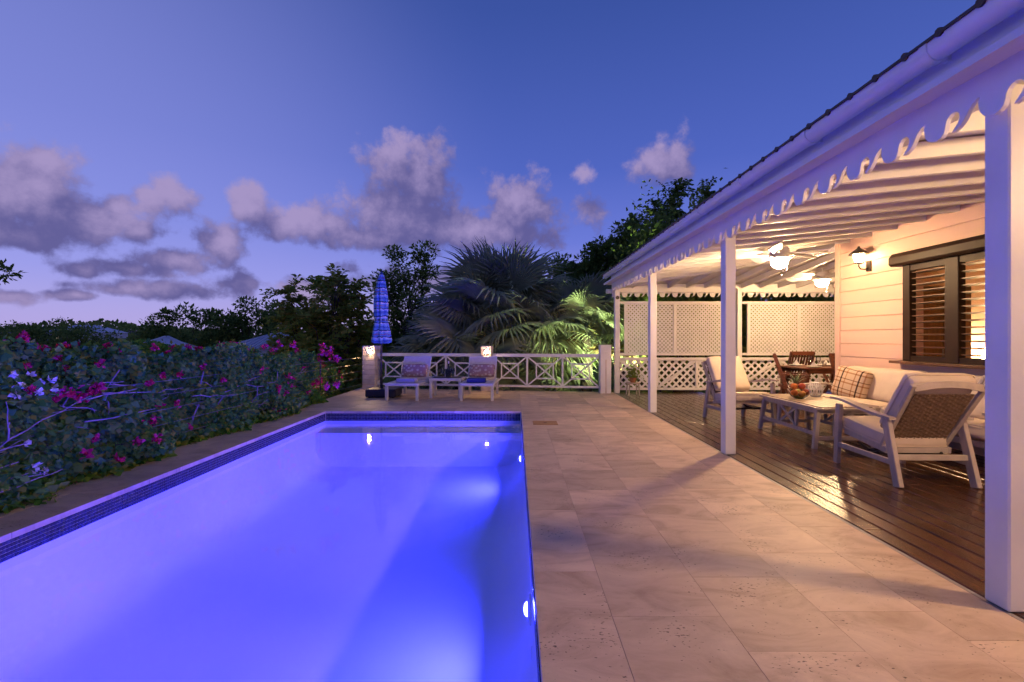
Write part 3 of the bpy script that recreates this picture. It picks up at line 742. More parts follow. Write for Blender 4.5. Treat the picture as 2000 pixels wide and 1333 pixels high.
# wave-cut boards
PROF = [(0, 0), (.025, .005), (.043, .02), (.053, .045), (.056, .066), (.064, .088), (.083, .104), (.104, .108), (.121, .101), (.131, .086), (.132, .066),
        (.124, .046), (.111, .029), (.098, .017), (.088, .006), (.114, .012), (.139, .027), (.158, .048), (.173, .072), (.191, .096), (.215, .113), (.236, .120),
        (.227, .098), (.228, .072), (.236, .042), (.252, .018), (.274, .005), (.30, 0)]
def waveboard(nm, n, fn, t0, t1, top):
    b_ = B(vo)
    for k in range(n):
        poly = [(u+k*.3, v) for u, v in PROF]+[((k+1)*.3, top), (k*.3, top)]
        b_.prism(poly, fn, t0, t1)
    return b_.build(nm, M_white, ver)
FX = 2.27; FZ0 = 2.36
y_hi = 2.488+.3*28        # lobe centres fall at 2.488 + .3 k
wvb = waveboard('fascia_board', 57, lambda u, v, t: Vector((t, y_hi-u, FZ0+v)), FX, FX+.024, .318)
B(vo).box((FX+.004, y_hi-8.55, 2.742), (.036, 17.1, .125), ch=.004).build('upper_fascia', M_white, ver)
waveboard('rear_fascia_board', 22, lambda u, v, t: Vector((FX+.04+u, t, 2.265+v)), 10.99, 11.015, .32)
B(vo).box((5.6, 10.95, 2.475), (6.6, .07, .20), ch=.004).build('rear_beam', M_white, ver)
# gutter with collars
gz, gx = 2.795, 2.185
gp = [(gx+.062*math.cos(t), gz+.062*math.sin(t)) for t in [PI+PI*k/12 for k in range(13)]]
gp = gp+[(gx+.058, gz+.03), (gx-.062, gz+.03)]
gut = B(vo).prism(gp, lambda u, v, t: Vector((u, t, v)), -6.5, 11.18).build('gutter', M_gutter, ver, 40)
cp = [(gx+.069*math.cos(t), gz+.069*math.sin(t)) for t in [PI+PI*k/12 for k in range(13)]]+[(gx+.069, gz+.034), (gx-.069, gz+.034)]
col_m = B().prism(cp, lambda u, v, t: Vector((u-gx, t, v-gz)), -.022, .022).box((.075, 0, -.045), (.05, .03, .03)).mesh('gutter_collar', M_gutter, 40)
for k in range(-8, 9): link(col_m, 'gutter_collar', gut, (gx-vo.x, 2.40+k*1.0-vo.y, gz))
B(vo).tube([(2.19, 11.15, 2.42), (XE, 11.15, 2.42)], .055, 12).build('rear_gutter', M_gutter, ver, 40)
B(vo).box((XE+.1, 9.1, 1.3), (.12, 3.9, 2.7)).build('end_wall', M_pink, ver)
em = thing('cable_eyelet', 'small black round eyelet on the veranda corner post', 'eyelet', (DX+.06, 10.80, 2.24))
B().lathe([(.001, -.02), (.04, -.018), (.045, 0), (.04, .012), (.001, .014)], 14).build('disc', M_darkmetal, em, 50).rotation_euler = (PI/2, 0, 0)

# lattice
def lattice_poly(w, h, pitch, sw, ang):
    """slats of one diagonal direction clipped to a w x h rectangle"""
    out = []; dx_, dz_ = math.cos(ang), math.sin(ang); nx, nz = -dz_, dx_
    ext = (w+h); k = -int(ext/pitch)-1
    while k*pitch < ext:
        c = k*pitch
        P = [(nx*(c-sw/2)-dx_*ext, nz*(c-sw/2)-dz_*ext), (nx*(c-sw/2)+dx_*ext, nz*(c-sw/2)+dz_*ext), (nx*(c+sw/2)+dx_*ext, nz*(c+sw/2)+dz_*ext), (nx*(c+sw/2)-dx_*ext, nz*(c+sw/2)-dz_*ext)]
        for f in (lambda p: -p[0], lambda p: p[0]-w, lambda p: -p[1], lambda p: p[1]-h): P = clip(P, f) if len(P) > 2 else []
        if len(P) > 2: out.append(P)
        k += 1
    return out
LY = 10.93
def screen(x0, x1, mull, label):
    org = Vector(((x0+x1)/2, LY, .88)); t = thing('lattice_screen', label, 'lattice screen', org, 0, 'upper lattice screens')
    z0, z1 = .88, 2.16
    B(org).box(((x0+x1)/2, LY, z1-.03), (x1-x0, .05, .06), ch=.004).build('top_rail', M_white, t); B(org).box(((x0+x1)/2, LY, z0+.03), (x1-x0, .05, .06), ch=.004).build('bottom_rail', M_white, t)
    ed = [x0+.15, mull, x1-.13 if x1 < 6 else x1]
    for e_ in ed: B(org).box((e_, LY-.002, (z0+z1)/2), (.055, .046, z1-z0-.122)).build('stile', M_white, t)
    for a, b_ in zip(ed[:-1], ed[1:]):
        lb = B(org)
        for ang, yy in ((PI/4, LY-.006), (3*PI/4, LY+.006)):
            for P in lattice_poly(b_-a-.056, z1-z0-.122, .066, .036, ang):
                lb.prism(P, lambda u, v, t_: Vector((a+.028+u, t_, z0+.061+v)), yy-.004, yy+.004)
        o_ = lb.build('lattice_slats', M_white, t); o_['kind'] = 'stuff'
X = lambda p, d=LY: (p-1007)/900*d
screen(DX+.125, X(1435), X(1318), 'white lattice screen above the railing between corner post and middle post')
screen(X(1449), X(1640)+.6, X(1560), 'white lattice screen above the railing behind the dining table')
lr = Vector((DX+.12, LY, 0)); lat = thing('lattice_railing', 'low white lattice railing with diagonal braces at the veranda end', 'railing', lr)
rz0, rz1 = .03, .83
edges = [DX+.12, X(1283), X(1360), X(1437), X(1522), X(1600), X(1680)]
B(lr).box(((edges[0]+edges[-1])/2, LY-.01, rz1-.035), (edges[-1]-edges[0], .08, .07), ch=.005).build('top_rail', M_white, lat)
B(lr).box(((edges[0]+edges[-1])/2, LY-.01, rz0+.06), (edges[-1]-edges[0], .05, .06), ch=.004).build('bottom_rail', M_white, lat)
for e_ in edges[1:]: B(lr).box((e_, LY-.012, (rz0+rz1)/2+.02), (.055, .054, rz1-rz0-.16)).build('stile', M_white, lat)
for i, (a, b_) in enumerate(zip(edges[:-1], edges[1:])):
    w_, h_ = b_-a-.055, rz1-rz0-.162
    for ang, yy in ((PI/4, LY+.006), (3*PI/4, LY+.016)):
        for P in lattice_poly(w_, h_, .122, .046, ang):
            B(lr).prism(P, lambda u, v, t_: Vector((a+.0275+u, t_, rz0+.091+v)), yy-.004, yy+.004).build('slat', M_white, lat)
    z_a, z_b = rz0+.10, rz1-.08
    p0, p1 = ((a+.03, LY-.012, z_b), (b_-.03, LY-.012, z_a)) if i % 2 == 0 else ((a+.03, LY-.012, z_a), (b_-.03, LY-.012, z_b))
    B(lr).beam(p0, p1, .02, .055, up=(0, 0, 1)).build('diagonal_brace', M_white, lat)

# ceiling fans
def fan(x, y, zl, label, rot):
    zc_ = zb(x, y)+.12; t = thing('ceiling_fan', label, 'ceiling fan', (x, y, zl), rot, None)
    H_ = zc_-zl
    B().lathe([(.075, H_), (.07, H_-.05), (.03, H_-.07)], 16).build('canopy', M_white, t, 40)
    B().tube([(0, 0, H_-.05), (0, 0, .20)], .016, 8).build('rod', M_white, t, 60)
    B().lathe([(.04, .235), (.11, .22), (.125, .18), (.12, .13), (.08, .11), (.075, .085), (.150, .072), (.150, .06)], 20).build('motor', M_white, t, 40)
    B().lathe([(.10, .058), (.112, .03), (.108, -.01), (.085, -.05), (.045, -.075), (.0001, -.082)], 18).build('globe', M_fanlamp, t, 60)
    for k in range(5):
        a = 2*PI*k/5; rt = rotm(z=a)
        bl = B(); pr = [(.22, -.06), (.62, -.09), (.675, -.05), (.68, .04), (.65, .085), (.22, .06)]
        bl.prism(pr, lambda u, v, t_: rt @ Vector((u, v*.9, .135+v*.50+t_)), 0, .009); q = bl.build('blade', M_white, t)
        B().beam(rt @ Vector((.10, 0, .135)), rt @ Vector((.28, 0, .122)), .035, .008).build('blade_iron', M_white, q)
    for (cx, cl) in ((-.05, .25), (.05, .16)):
        B().tube([(cx, -.075, .07), (cx, -.08, .07-cl)], .0025, 5).build('pull_chain', M_metal, t)
        B().lathe([(.001, 0), (.009, .008), (.007, .028), (.001, .034)], 8, c=(cx, -.08, .04-cl)).build('pull_knob', M_white, t, 60)
fan(3.78, 6.6, 2.37, 'lit white ceiling fan above the coffee table', .35)
fan(6.12, 9.2, 2.39, 'lit white ceiling fan above the dining table', .9)
fan(3.80, 1.72, 2.41, 'lit white ceiling fan next after the one above the coffee table, away from the lattice', .1)
fan(3.80, -3.15, 2.41, 'lit white ceiling fan at the veranda end away from the lattice', .6)

# ------------------------------------------------------------------ terrace railing
rail_o = Vector((-3.67, rail_y(-3.67), 0))
rl = thing('terrace_railing', 'white chippendale railing of crossed bars along the terrace end', 'railing', rail_o)
def RP(x, z, o_=0): return Vector((x, rail_y(x)+o_, z))
rd = (RP(1, 0)-RP(0, 0)).normalized()
def bar(x0, z0, x1, z1, w, nm, th=.045, o_=0): return B(rail_o).beam(RP(x0, z0, o_), RP(x1, z1, o_), th, w, up=(0, 0, 1) if abs(x1-x0) > .03 else rd.cross(Vector((0, 0, 1))), ch=.003).build(nm, M_white, rl)
XA, XM0, XM1, XB = -3.52, -.83, -.56, 1.96
bar(XA, .875, XM0, .875, .075, 'top_rail', .09); bar(XM1, .875, XB, .875, .075, 'top_rail', .09)
bar(XA, .13, XM0, .13, .05, 'bottom_rail', .05); bar(XM1, .13, XB, .13, .05, 'bottom_rail', .05)
for (a0, b0) in ((XA, XM0), (XM1, XB)):
    for k in range(3):
        a = a0+(b0-a0)*k/3; b_ = a0+(b0-a0)*(k+1)/3
        if k: bar(a, .155, a+.001, .838, .045, 'baluster')
        zA, zB = .16, .835; iw = .26*(b_-a); ih = .24*(zB-zA)
        bar(a+.02, zA, b_-.02, zB, .034, 'cross_bar', .022, -.012); bar(a+.02, zB, b_-.02, zA, .034, 'cross_bar', .022, .012)
        for xx in (a+iw, b_-iw): bar(xx, zA+ih, xx+.001, zB-ih, .034, 'frame_bar', .03)
        for zz in (zA+ih, zB-ih): bar(a+iw-.018, zz, b_-iw+.018, zz, .034, 'frame_bar', .028)
def pillar(x, w, h, label, lamp, blocks):
    c = RP(x, 0); t = thing('railing_pillar', label, 'pillar', c); ry = math.atan2(rd.y, rd.x)
    if blocks:
        n = 9
        for k in range(n):
            hh = h/n; B().box((random.uniform(-.003, .003), random.uniform(-.003, .003), hh*(k+.5)), (w, w, hh-.008), rotm(z=ry), ch=.008).build('block', M_stone, t)
        B().box((0, 0, h/2-.004), (w-.02, w-.02, h-.02), rotm(z=ry)).build('core', M_grout, t)
    else:
        B().box((0, 0, h/2), (w, w, h), rotm(z=ry), ch=.01).build('shaft', M_stone, t)
    if lamp:
        l_ = thing('pillar_lamp', lamp, 'lamp', c+Vector((0, -w/2-.02, h-.14)))
        e = B().lathe([(.045, -.012), (.048, .01), (.04, .02)], 16).build('bezel', M_white, l_, 40); e.rotation_euler = (PI/2, 0, 0)
        e = B().lathe([(.040, .016), (.034, .032), (.018, .042), (.0001, .045)], 14).build('bulb', M_pillar, l_, 60); e.rotation_euler = (PI/2, 0, 0)
pillar(-3.66, .34, 1.10, 'white painted block pillar beside the blue umbrella', 'glowing round lamp on the block pillar beside the umbrella', True)
pillar(-.695, .26, 1.10, 'plain white pillar in the middle of the crossed railing behind a lounger', 'glowing round lamp on the middle railing pillar', False)
c_ = RP(2.1, 0); t = thing('railing_pillar', 'plain white pillar where railing meets the veranda corner post', 'pillar', c_)
B().box((0, 0, .565), (.25, .25, 1.13), ch=.008).build('shaft', M_white, t)
B().box((0, -.127, .40), (.03, .008, .78)).build('groove_strip', M_stone, t)
B().box((.02, -.128, .95), (.08, .012, .05), ch=.003).build('junction_box', M_white, t)

# cable fence at the pool's far side
cf_o = Vector((TL-.02, 5.5, 0)); cfn = thing('cable_fence', 'steel cable fence half buried in the bougainvillea hedge', 'fence', cf_o)
for zz in (.14, .30, .47, .64, .80):
    B(cf_o).tube([(TL-.05, .8, zz), (TL-.05, 9.2, zz), RP(-3.82, zz)], .0035, 5).build('cable', M_metal, cfn)
for y in (1.2, 3.4, 5.6, 7.8, 9.6):
    B(cf_o).tube([(TL-.34+(.29 if y > 9 else 0), y, -.2), (TL-.34+(.29 if y > 9 else 0), y, .82)], .012, 8).build('post', M_darkmetal, cfn, 60)

# ------------------------------------------------------------------ umbrella
uc = Vector((-2.97, 10.2, 0))
um = thing('patio_umbrella', 'closed blue striped patio umbrella in a navy base', 'umbrella', uc)
B().tube([(0, 0, .02), (0, 0, 2.70)], .022, 12).build('pole', M_darkmetal, um, 60)
prof_u = [(.13, 1.17), (.185, 1.18), (.19, 1.25), (.165, 1.45), (.125, 1.66), (.118, 1.72), (.135, 1.84), (.14, 2.10), (.115, 2.35), (.085, 2.55), (.06, 2.66), (.03, 2.735), (.008, 2.75)]
def pleat(tt, i): return 1+.15*math.sin(tt*8+.5*math.sin(i*.21))*(1 if i < 36 else .5)+.06*math.sin(tt*13+i*.06)
zs_u = np.linspace(1.17, 2.75, 48); B().lathe([(float(np.interp(z_, [p[1] for p in prof_u], [p[0] for p in prof_u])), float(z_)) for z_ in zs_u], 72, rfun=pleat).build('canopy', M_umb, um, 70)
B().lathe([(.122, 1.675), (.128, 1.69), (.122, 1.705)], 24, cap=False).build('tie_strap', M_navy, um, 60)
B().lathe([(.02, 2.74), (.025, 2.76), (.012, 2.79), (.0001, 2.80)], 12).build('finial', M_navy, um, 60)
ub = thing('umbrella_base', 'square navy umbrella base on the paving beside the lounger', 'umbrella base', uc+Vector((.06, 0, 0)))
B().box((0, 0, .10), (.66, .60, .17), ch=.025).build('weight', M_navy, ub)
B().lathe([(.05, .18), (.045, .20), (.03, .21), (.03, .42), (.024, .42)], 14, c=(-.06, 0, 0)).build('socket', M_darkmetal, ub, 40)
for s1 in (-1, 1):
    for s2 in (-1, 1): B().lathe([(.03, 0), (.03, .02)], 10, c=(s1*.26, s2*.24, 0)).build('foot', M_darkmetal, ub)

# ------------------------------------------------------------------ sun loungers
def lounger(x, y, rz, label, towel):
    t = thing('sun_lounger', label, 'sun lounger', (x, y, 0), rz, None); w = .70; L = 1.30; zt = .36
    fr = B(); fr.box((0, .03, zt-.03), (w, .06, .06), ch=.006); fr.box((0, L, zt-.03), (w, .05, .06), ch=.006)
    for s_ in (-1, 1): fr.box((s_*(w/2-.025), L/2+.03, zt-.03), (.05, L-.05, .058), ch=.006)
    fr.build('frame', M_lounge, t)
    for s_ in (-1, 1):
        B().box((s_*(w/2-.03), .035, (zt-.06)/2), (.058, .058, zt-.06), ch=.005).build('leg', M_lounge, t)
        B().box((s_*(w/2-.03), L-.03, (zt-.06)/2), (.058, .058, zt-.06), ch=.005).build('leg', M_lounge, t)
    B().box((0, .50, zt-.012), (w-.10, .84, .012)).build('seat_sling', M_sling, t)
    a = R(58); hy, hz = math.cos(a), math.sin(a); bl = .575; y0 = .92
    bk = B()
    for s_ in (-1, 1): bk.beam((s_*(w/2-.05), y0, zt), (s_*(w/2-.05), y0+bl*hy, zt+bl*hz), .04, .03)
    bk.beam((-w/2+.03, y0+bl*hy, zt+bl*hz), (w/2-.03, y0+bl*hy, zt+bl*hz), .03, .04); bk.build('backrest_frame', M_lounge, t)
    B().box((0, y0+bl*hy/2-.012, zt+bl*hz/2+.004), (w-.10, bl-.02, .01), rotm(x=a)).build('backrest_sling', M_sling, t)
    for s_ in (-1, 1): B().beam((s_*(w/2-.06), y0+bl*hy*.55, zt+bl*hz*.55), (s_*(w/2-.06), y0+.42, zt-.02), .02, .02).build('prop', M_lounge, t)
    pw = thing('scatter_cushion', 'scatter cushion with dark ornament print on '+towel[2], 'cushion', (x, y, zt), rz, None)
    B().cushion((0, y0+.20*hy-.075, .20), (w-.12, .12, .30), rotm(x=a-PI/2), r=.05, puff=.35, n=8).build('cover', M_print, pw, 80)
    tw = thing('folded_towel', towel[0], 'towel', (x, y, zt), rz, None); c = math.cos(rz)
    for k in range(3): B().cushion((towel[3], .22, .016+k*.03), (.40-.01*k, .27, .032), r=.014, puff=.06, n=5).build('fold', towel[1], tw, 80)
M_greytowel = mat('grey_towel', (.36, .37, .42), .9, vary=.05, bump=.3, bscale=90)
M_navytowel = mat('navy_towel', (.03, .045, .22), .9, vary=.1, bump=.3, bscale=90)
lounger(-2.345, 9.46, R(-4), 'white framed sun lounger between umbrella base and side table', ('folded pale grey towel on the lounger beside the umbrella', M_greytowel, 'the lounger beside the umbrella', .05))
lounger(-.80, 9.44, R(-2.5), 'white framed sun lounger in front of the middle railing pillar', ('folded navy and white towel on the lounger by the middle pillar', M_navytowel, 'the lounger by the middle pillar', -.03))
st = thing('side_table', 'low white side table between the two loungers', 'side table', (-1.50, 10.12, 0), R(-2))
B().box((0, 0, .425), (.62, .46, .012), ch=.003).build('top', M_darkmetal, st)
fr = B(); fr.box((0, -.235, .40), (.68, .05, .06), ch=.005); fr.box((0, .235, .40), (.68, .05, .06), ch=.005)
for s_ in (-1, 1): fr.box((s_*.315, 0, .40), (.05, .42, .058), ch=.005)
fr.build('apron', M_lounge, st)
for s1 in (-1, 1):
    for s2 in (-1, 1): B().box((s1*.312, s2*.232, .185), (.055, .055, .37), ch=.005).build('leg', M_lounge, st)
ic = thing('ice_bucket', 'polished steel ice bucket on the white side table', 'ice bucket', (-1.48, 10.14, .431))
B().lathe([(.055, 0), (.06, .01), (.085, .17), (.092, .18), (.088, .18), (.08, .165), (.056, .015)], 20).build('bucket', mat('polished_steel', (.6, .6, .62), .15, metal=1), ic, 40)
bo = thing('wine_bottle', 'wine bottle with pale neck standing in the ice bucket', 'bottle', (-1.475, 10.14, .448), 0)
B().lathe([(.036, 0), (.037, .02), (.037, .18), (.016, .25), (.0135, .30)], 16).build('body', mat('bottle_glass', (.02, .04, .03), .1), bo, 40)
B().lathe([(.0145, .255), (.0145, .335), (.0001, .336)], 12).build('foil', M_porc, bo, 40)
def wineglass(x, y, z, label):
    t = thing('wine_glass', label, 'glass', (x, y, z))
    B().lathe([(.034, 0), (.034, .003), (.006, .008), (.004, .085)], 14).build('stem', M_glass, t, 60)
    B().lathe([(.005, .085), (.032, .105), (.042, .145), (.036, .20)], 16, cap=False).build('bowl', M_glass, t, 60)
wineglass(-1.60, 10.09, .431, 'wine glass on the side table, on the umbrella side of the bucket')
wineglass(-1.37, 10.09, .431, 'wine glass on the side table, on the pillar side of the bucket')

# ------------------------------------------------------------------ lounge furniture
def wicker_mesh(w, h, name='wicker_panel'):
    b_ = B(); nv = 15; nh = int(h/.017)
    for i in range(nv):
        x = -w/2+w*(i+.5)/nv; b_.box((x, 0, h/2), (.012, .006, h))
    vs = []; fs = []
    for k in range(nh):
        z = h*(k+.5)/nh; n0 = len(vs); m_ = nv*2
        for i in range(m_+1):
            x = -w/2+w*i/m_; y = .008*math.cos(PI*(i/2*1.0+k)) if i % 2 else 0
            y = .005*math.sin(PI*i/2+PI*k)
            vs += [(x, y-.003, z-.0068), (x, y-.004, z+.0068), (x, y+.004, z+.0068), (x, y+.003, z-.0068)]
        for i in range(m_):
            q = n0+i*4
            for j in range(4): fs.append((q+j, q+(j+1) % 4, q+4+(j+1) % 4, q+4+j))
    b_.add(vs, fs); return b_.mesh(name, M_wicker)
WICK = wicker_mesh(.50, .56)
def armchair(x, y, rz, label):
    t = thing('armchair', label, 'armchair', (x, y, 0), rz, None); w = .33
    for s_ in (-1, 1):
        B().beam((s_*w, -.39, 0), (s_*w, -.35, .62), .042, .062, up=(0, 1, 0), ch=.005).build('leg', M_taupe, t)
        B().beam((s_*w, .41, 0), (s_*(w-.005), .26, .60), .042, .075, up=(0, 1, 0), ch=.005).build('leg', M_taupe, t)
        ar = B(); n = 12; pts = []
        for k in range(n+1):
            u = k/n; yy = -.45+u*.80; zz = .645+.018*math.sin(u*PI*1.6+.9)-.065*u*u; pts.append((yy, zz))
        vs = []; fs = []
        for k, (yy, zz) in enumerate(pts):
            hw = .030+.012*math.sin(PI*min(1, k/n*1.15)); 
            for (a, b2) in ((-hw, 0), (hw, 0), (hw, .024), (-hw, .024)): vs.append((s_*(w+.005)+a, yy, zz+b2))
        for k in range(n):
            for j in range(4): fs.append((k*4+j, k*4+(j+1) % 4, k*4+4+(j+1) % 4, k*4+4+j))
        fs += [(3, 2, 1, 0), (n*4, n*4+1, n*4+2, n*4+3)]
        ar.add(vs, fs).build('armrest', M_taupe, t, 40)
        B().beam((s_*w, -.37, .20), (s_*w, .35, .20), .028, .05, ch=.004).build('stretcher', M_taupe, t)
        B().beam((s_*(w-.055), -.34, .345), (s_*(w-.055), .22, .275), .03, .055, ch=.004).build('seat_rail', M_taupe, t)
        B().beam((s_*.275, .15, .30), (s_*.30, .53, .90), .045, .032, up=(0, 1, 0), ch=.005).build('back_stile', M_taupe, t)
    B().beam((-w, .345, .245), (w, .345, .245), .028, .05, ch=.004).build('rear_stretcher', M_taupe, t)
    B().beam((-w+.055, -.33, .345), (w-.055, -.33, .345), .03, .05, ch=.004).build('front_rail', M_taupe, t)
    B().beam((-w+.055, .20, .275), (w-.055, .20, .275), .03, .05, ch=.004).build('back_rail', M_taupe, t)
    a = math.atan2(.38, .60)
    def bp(v, o_=0): return Vector((0, .15+.38*v, .30+.60*v))+Vector((0, math.cos(a), -math.sin(a)))*o_
    tr = B(); pts = [(-.285, .955), (-.14, 1.0), (0, 1.015), (.14, 1.0), (.285, .955)]
    for (x0, v0), (x1, v1) in zip(pts[:-1], pts[1:]):
        p0, p1 = bp(v0), bp(v1); tr.beam((x0, p0.y, p0.z), (x1, p1.y, p1.z), .03, .06, ch=.003, ext=.006)
    tr.build('top_rail', M_taupe, t); p = bp(.07)
    B().beam((-.27, p.y, p.z), (.27, p.y, p.z), .03, .045, ch=.003).build('lower_back_rail', M_taupe, t)
    p = bp(.075); o_ = link(WICK, 'wicker_panel', t, p); o_.rotation_euler = (-a, 0, 0)
    sl = math.atan2(-.07, .56)
    B().cushion((0, -.09, .395), (.57, .60, .13), rotm(x=sl), r=.045, puff=.16, n=10).build('seat_cushion', M_cush, t, 80)
    B().piping((0, -.09, .395+.052), (.565, .595, .10), rotm(x=sl)).build('piping', M_cush, [q for q in t.children if q.name.startswith('seat_cushion')][0], 60); B().piping((0, -.09, .395-.048), (.565, .595, .10), rotm(x=sl)).build('piping', M_cush, [q for q in t.children if q.name.startswith('seat_cushion')][0], 60)
    p = bp(.56, -.085); B().cushion((0, p.y, p.z+.04), (.56, .14, .60), rotm(x=-a), r=.05, puff=.28, n=10).build('back_cushion', M_cush, t, 80)
    B().piping((0, p.y, p.z+.04), (.572, .14, .612), rotm(x=-a)).build('piping', M_cush, [q for q in t.children if q.name.startswith('back_cushion')][0], 60)
    sp_ = B()
    for s_ in (-1, 1): sp_.tube([(s_*.2, -.26, .24), (s_*.2, -.1, .205), (s_*.2, .10, .215), (s_*.2, .22, .255)], .014, 8)
    sp_.beam((-.22, -.1, .21), (.22, -.1, .21), .03, .02); sp_.beam((-w, -.0, .20), (w, 0, .20), .03, .02)
    sp_.build('rocker_spring', M_darkmetal, t, 50)
    return t
armchair(3.665, 4.40, PI+R(-1.5), 'armchair with woven wicker back turned to the pool, by the near end of coffee table')
armchair(3.46, 7.17, R(5), 'cream cushioned armchair at the lattice end of the coffee table')

tb = thing('coffee_table', 'long taupe coffee table with crossed braces and splayed legs', 'coffee table', (3.84, 5.98, 0))
tw, tl_ = .70, 1.34
P8 = [(-tw/2, -tl_/2+.05), (-tw/2+.05, -tl_/2), (tw/2-.05, -tl_/2), (tw/2, -tl_/2+.05), (tw/2, tl_/2-.05), (tw/2-.05, tl_/2), (-tw/2+.05, tl_/2), (-tw/2, tl_/2-.05)]
B().prism(P8, Zf, .462, .485).build('rim', M_taupe, tb)
for k in range(6):
    x = -tw/2+.04+(tw-.08)*(k+.5)/6; B().box((x, 0, .490), ((tw-.08)/6-.005, tl_-.08, .012), ch=.002).build('slat', M_greytop, tb)
for s1 in (-1, 1):
    for s2 in (-1, 1): B().beam((s1*(tw/2-.0), s2*(tl_/2-.07), 0), (s1*(tw/2-.06), s2*(tl_/2-.10), .465), .05, .045, up=(0, 1, 0), ch=.004).build('leg', M_taupe, tb)
for s1 in (-1, 1):
    xx = s1*(tw/2-.035)
    B().beam((xx, -tl_/2+.10, .17), (xx, tl_/2-.10, .17), .028, .045, ch=.003).build('stretcher', M_taupe, tb)
    B().beam((xx-s1*.015, -tl_/2+.12, .435), (xx-s1*.015, tl_/2-.12, .435), .028, .05, ch=.003).build('apron', M_taupe, tb)
    for yy in (-.19, .19): B().beam((xx, yy, .17), (xx-s1*.015, yy, .44), .03, .035, up=(0, 1, 0)).build('upright', M_taupe, tb)
    B().beam((xx, -.18, .195), (xx-s1*.012, .18, .42), .018, .03).build('brace', M_taupe, tb); B().beam((xx+.004, -.18, .42), (xx-s1*.012+.004, .18, .195), .018, .03).build('brace', M_taupe, tb)
for s2 in (-1, 1):
    yy = s2*(tl_/2-.09)
    B().beam((-tw/2+.02, yy, .12), (tw/2-.02, yy, .12), .028, .045, ch=.003).build('stretcher', M_taupe, tb); B().beam((-tw/2+.05, yy, .435), (tw/2-.05, yy, .435), .028, .05, ch=.003).build('apron', M_taupe, tb)
    for xx in (-.10, .10): B().beam((xx, yy, .14), (xx, yy, .44), .03, .03, up=(0, 1, 0)).build('upright', M_taupe, tb)

# fruit bowl and fruits
bc = Vector((3.74, 6.08, .4975))
bw_ = thing('fruit_bowl', 'clear glass bowl heaped with fruit on the coffee table', 'bowl', bc)
B().lathe([(.05, 0), (.055, .004), (.095, .03), (.13, .085), (.14, .12)], 24, cap=False).build('glass_shell', M_glass, bw_, 60)
B().lathe([(.05, .0), (.05, .004), (.0001, .005)], 20).build('glass_foot', M_glass, bw_)
def fruit(p, r_, m, nm, label, stem=True):
    t = thing(nm, label, nm, bc+Vector(p))
    pr = [(r_*math.sin(PI*k/10)*(1 if k not in (0, 10) else .02), -r_*.94*math.cos(PI*k/10)-(.16*r_ if k == 10 else 0)) for k in range(11)]
    B().lathe(pr, 16, c=(0, 0, r_)).build('flesh', m, t, 80)
    if stem: B().tube([(0, 0, r_*1.78), (.004, 0, r_*2.05)], .003, 5).build('stem', M_bark, t)
M_or = mat('orange_peel', (.62, .17, .02), .45, vary=.1, bump=.25, bscale=120); M_ap = mat('red_apple_skin', (.32, .02, .015), .3, col2=(.42, .10, .02), nscale=9)
M_mg = mat('mango_skin', (.55, .16, .03), .35, col2=(.40, .30, .04), nscale=7); M_gr = mat('green_apple_skin', (.35, .36, .06), .3, vary=.1)
fruit((-.075, -.02, .035), .045, M_or, 'orange', 'lower orange at the bowl edge towards the wicker armchair')
fruit((-.068, .0, .118), .043, M_or, 'orange', 'orange on top of the heap in the fruit bowl')
fruit((.0, -.06, .02), .047, M_mg, 'mango', 'yellow and orange mango at the front of the fruit bowl')
fruit((.035, -.005, .115), .046, M_ap, 'apple', 'dark red apple on top of the heap in the fruit bowl')
fruit((.078, -.015, .04), .046, M_ap, 'apple', 'lower red apple at the bowl side facing the sofa')
fruit((.02, .06, .03), .045, M_gr, 'apple', 'green apple at the back of the fruit bowl')
# pineapple behind the bowl
pn = thing('pineapple', 'pineapple with long spiky leaves standing behind the fruit bowl', 'pineapple', (3.86, 6.36, .4975))
B().lathe([(.03, 0), (.055, .02), (.065, .07), (.06, .13), (.035, .165), (.01, .17)], 16).build('fruit_body', mat('pineapple_rind', (.30, .16, .04), .6, vary=.5, nscale=40, bump=.8, bscale=45), pn, 70)
M_spike = mat('pineapple_leaf', (.10, .14, .07), .5, vary=.2)
for k in range(22):
    a = k*2.4; tilt = .15+.9*(k/22); L = .13+.09*random.random(); b_ = B(); pts = []
    d0 = Vector((math.cos(a)*math.sin(tilt), math.sin(a)*math.sin(tilt), math.cos(tilt))); s_ = Vector((-math.sin(a), math.cos(a), 0))
    p = Vector((0, 0, .16)); p1 = p+d0*L*.55; p2 = p1+(d0+Vector((math.cos(a), math.sin(a), -.2))*.5).normalized()*L*.5
    b_.add([p-s_*.010, p+s_*.010, p1+s_*.009, p1-s_*.009, p2], [(0, 1, 2, 3), (3, 2, 4)]); b_.build('leaf', M_spike, pn)
# woven white lantern on the table
wl_ = thing('woven_lantern', 'round white woven candle lantern on the coffee table beside the sofa', 'lantern', (4.10, 6.30, .4975))
wv_b = B(); prw = [(.05, .0), (.078, .03), (.088, .08), (.08, .14), (.055, .18)]
for k in range(16):
    a = 2*PI*k/16
    for sg in (1, -1): wv_b.tube([(r_*math.cos(a+sg*i*.22), r_*math.sin(a+sg*i*.22), z_) for i, (r_, z_) in enumerate(prw)], .0045, 5)
wv_b.build('woven_shell', M_porc, wl_, 60)
B().lathe([(.05, 0), (.055, .012), (.0001, .013)], 16).build('base', M_porc, wl_); B().lathe([(.058, .178), (.062, .188), (.05, .195), (.045, .18)], 18).build('rim', M_porc, wl_)
B().lathe([(.03, .013), (.03, .09), (.0001, .091)], 14).build('candle', M_cush, wl_)

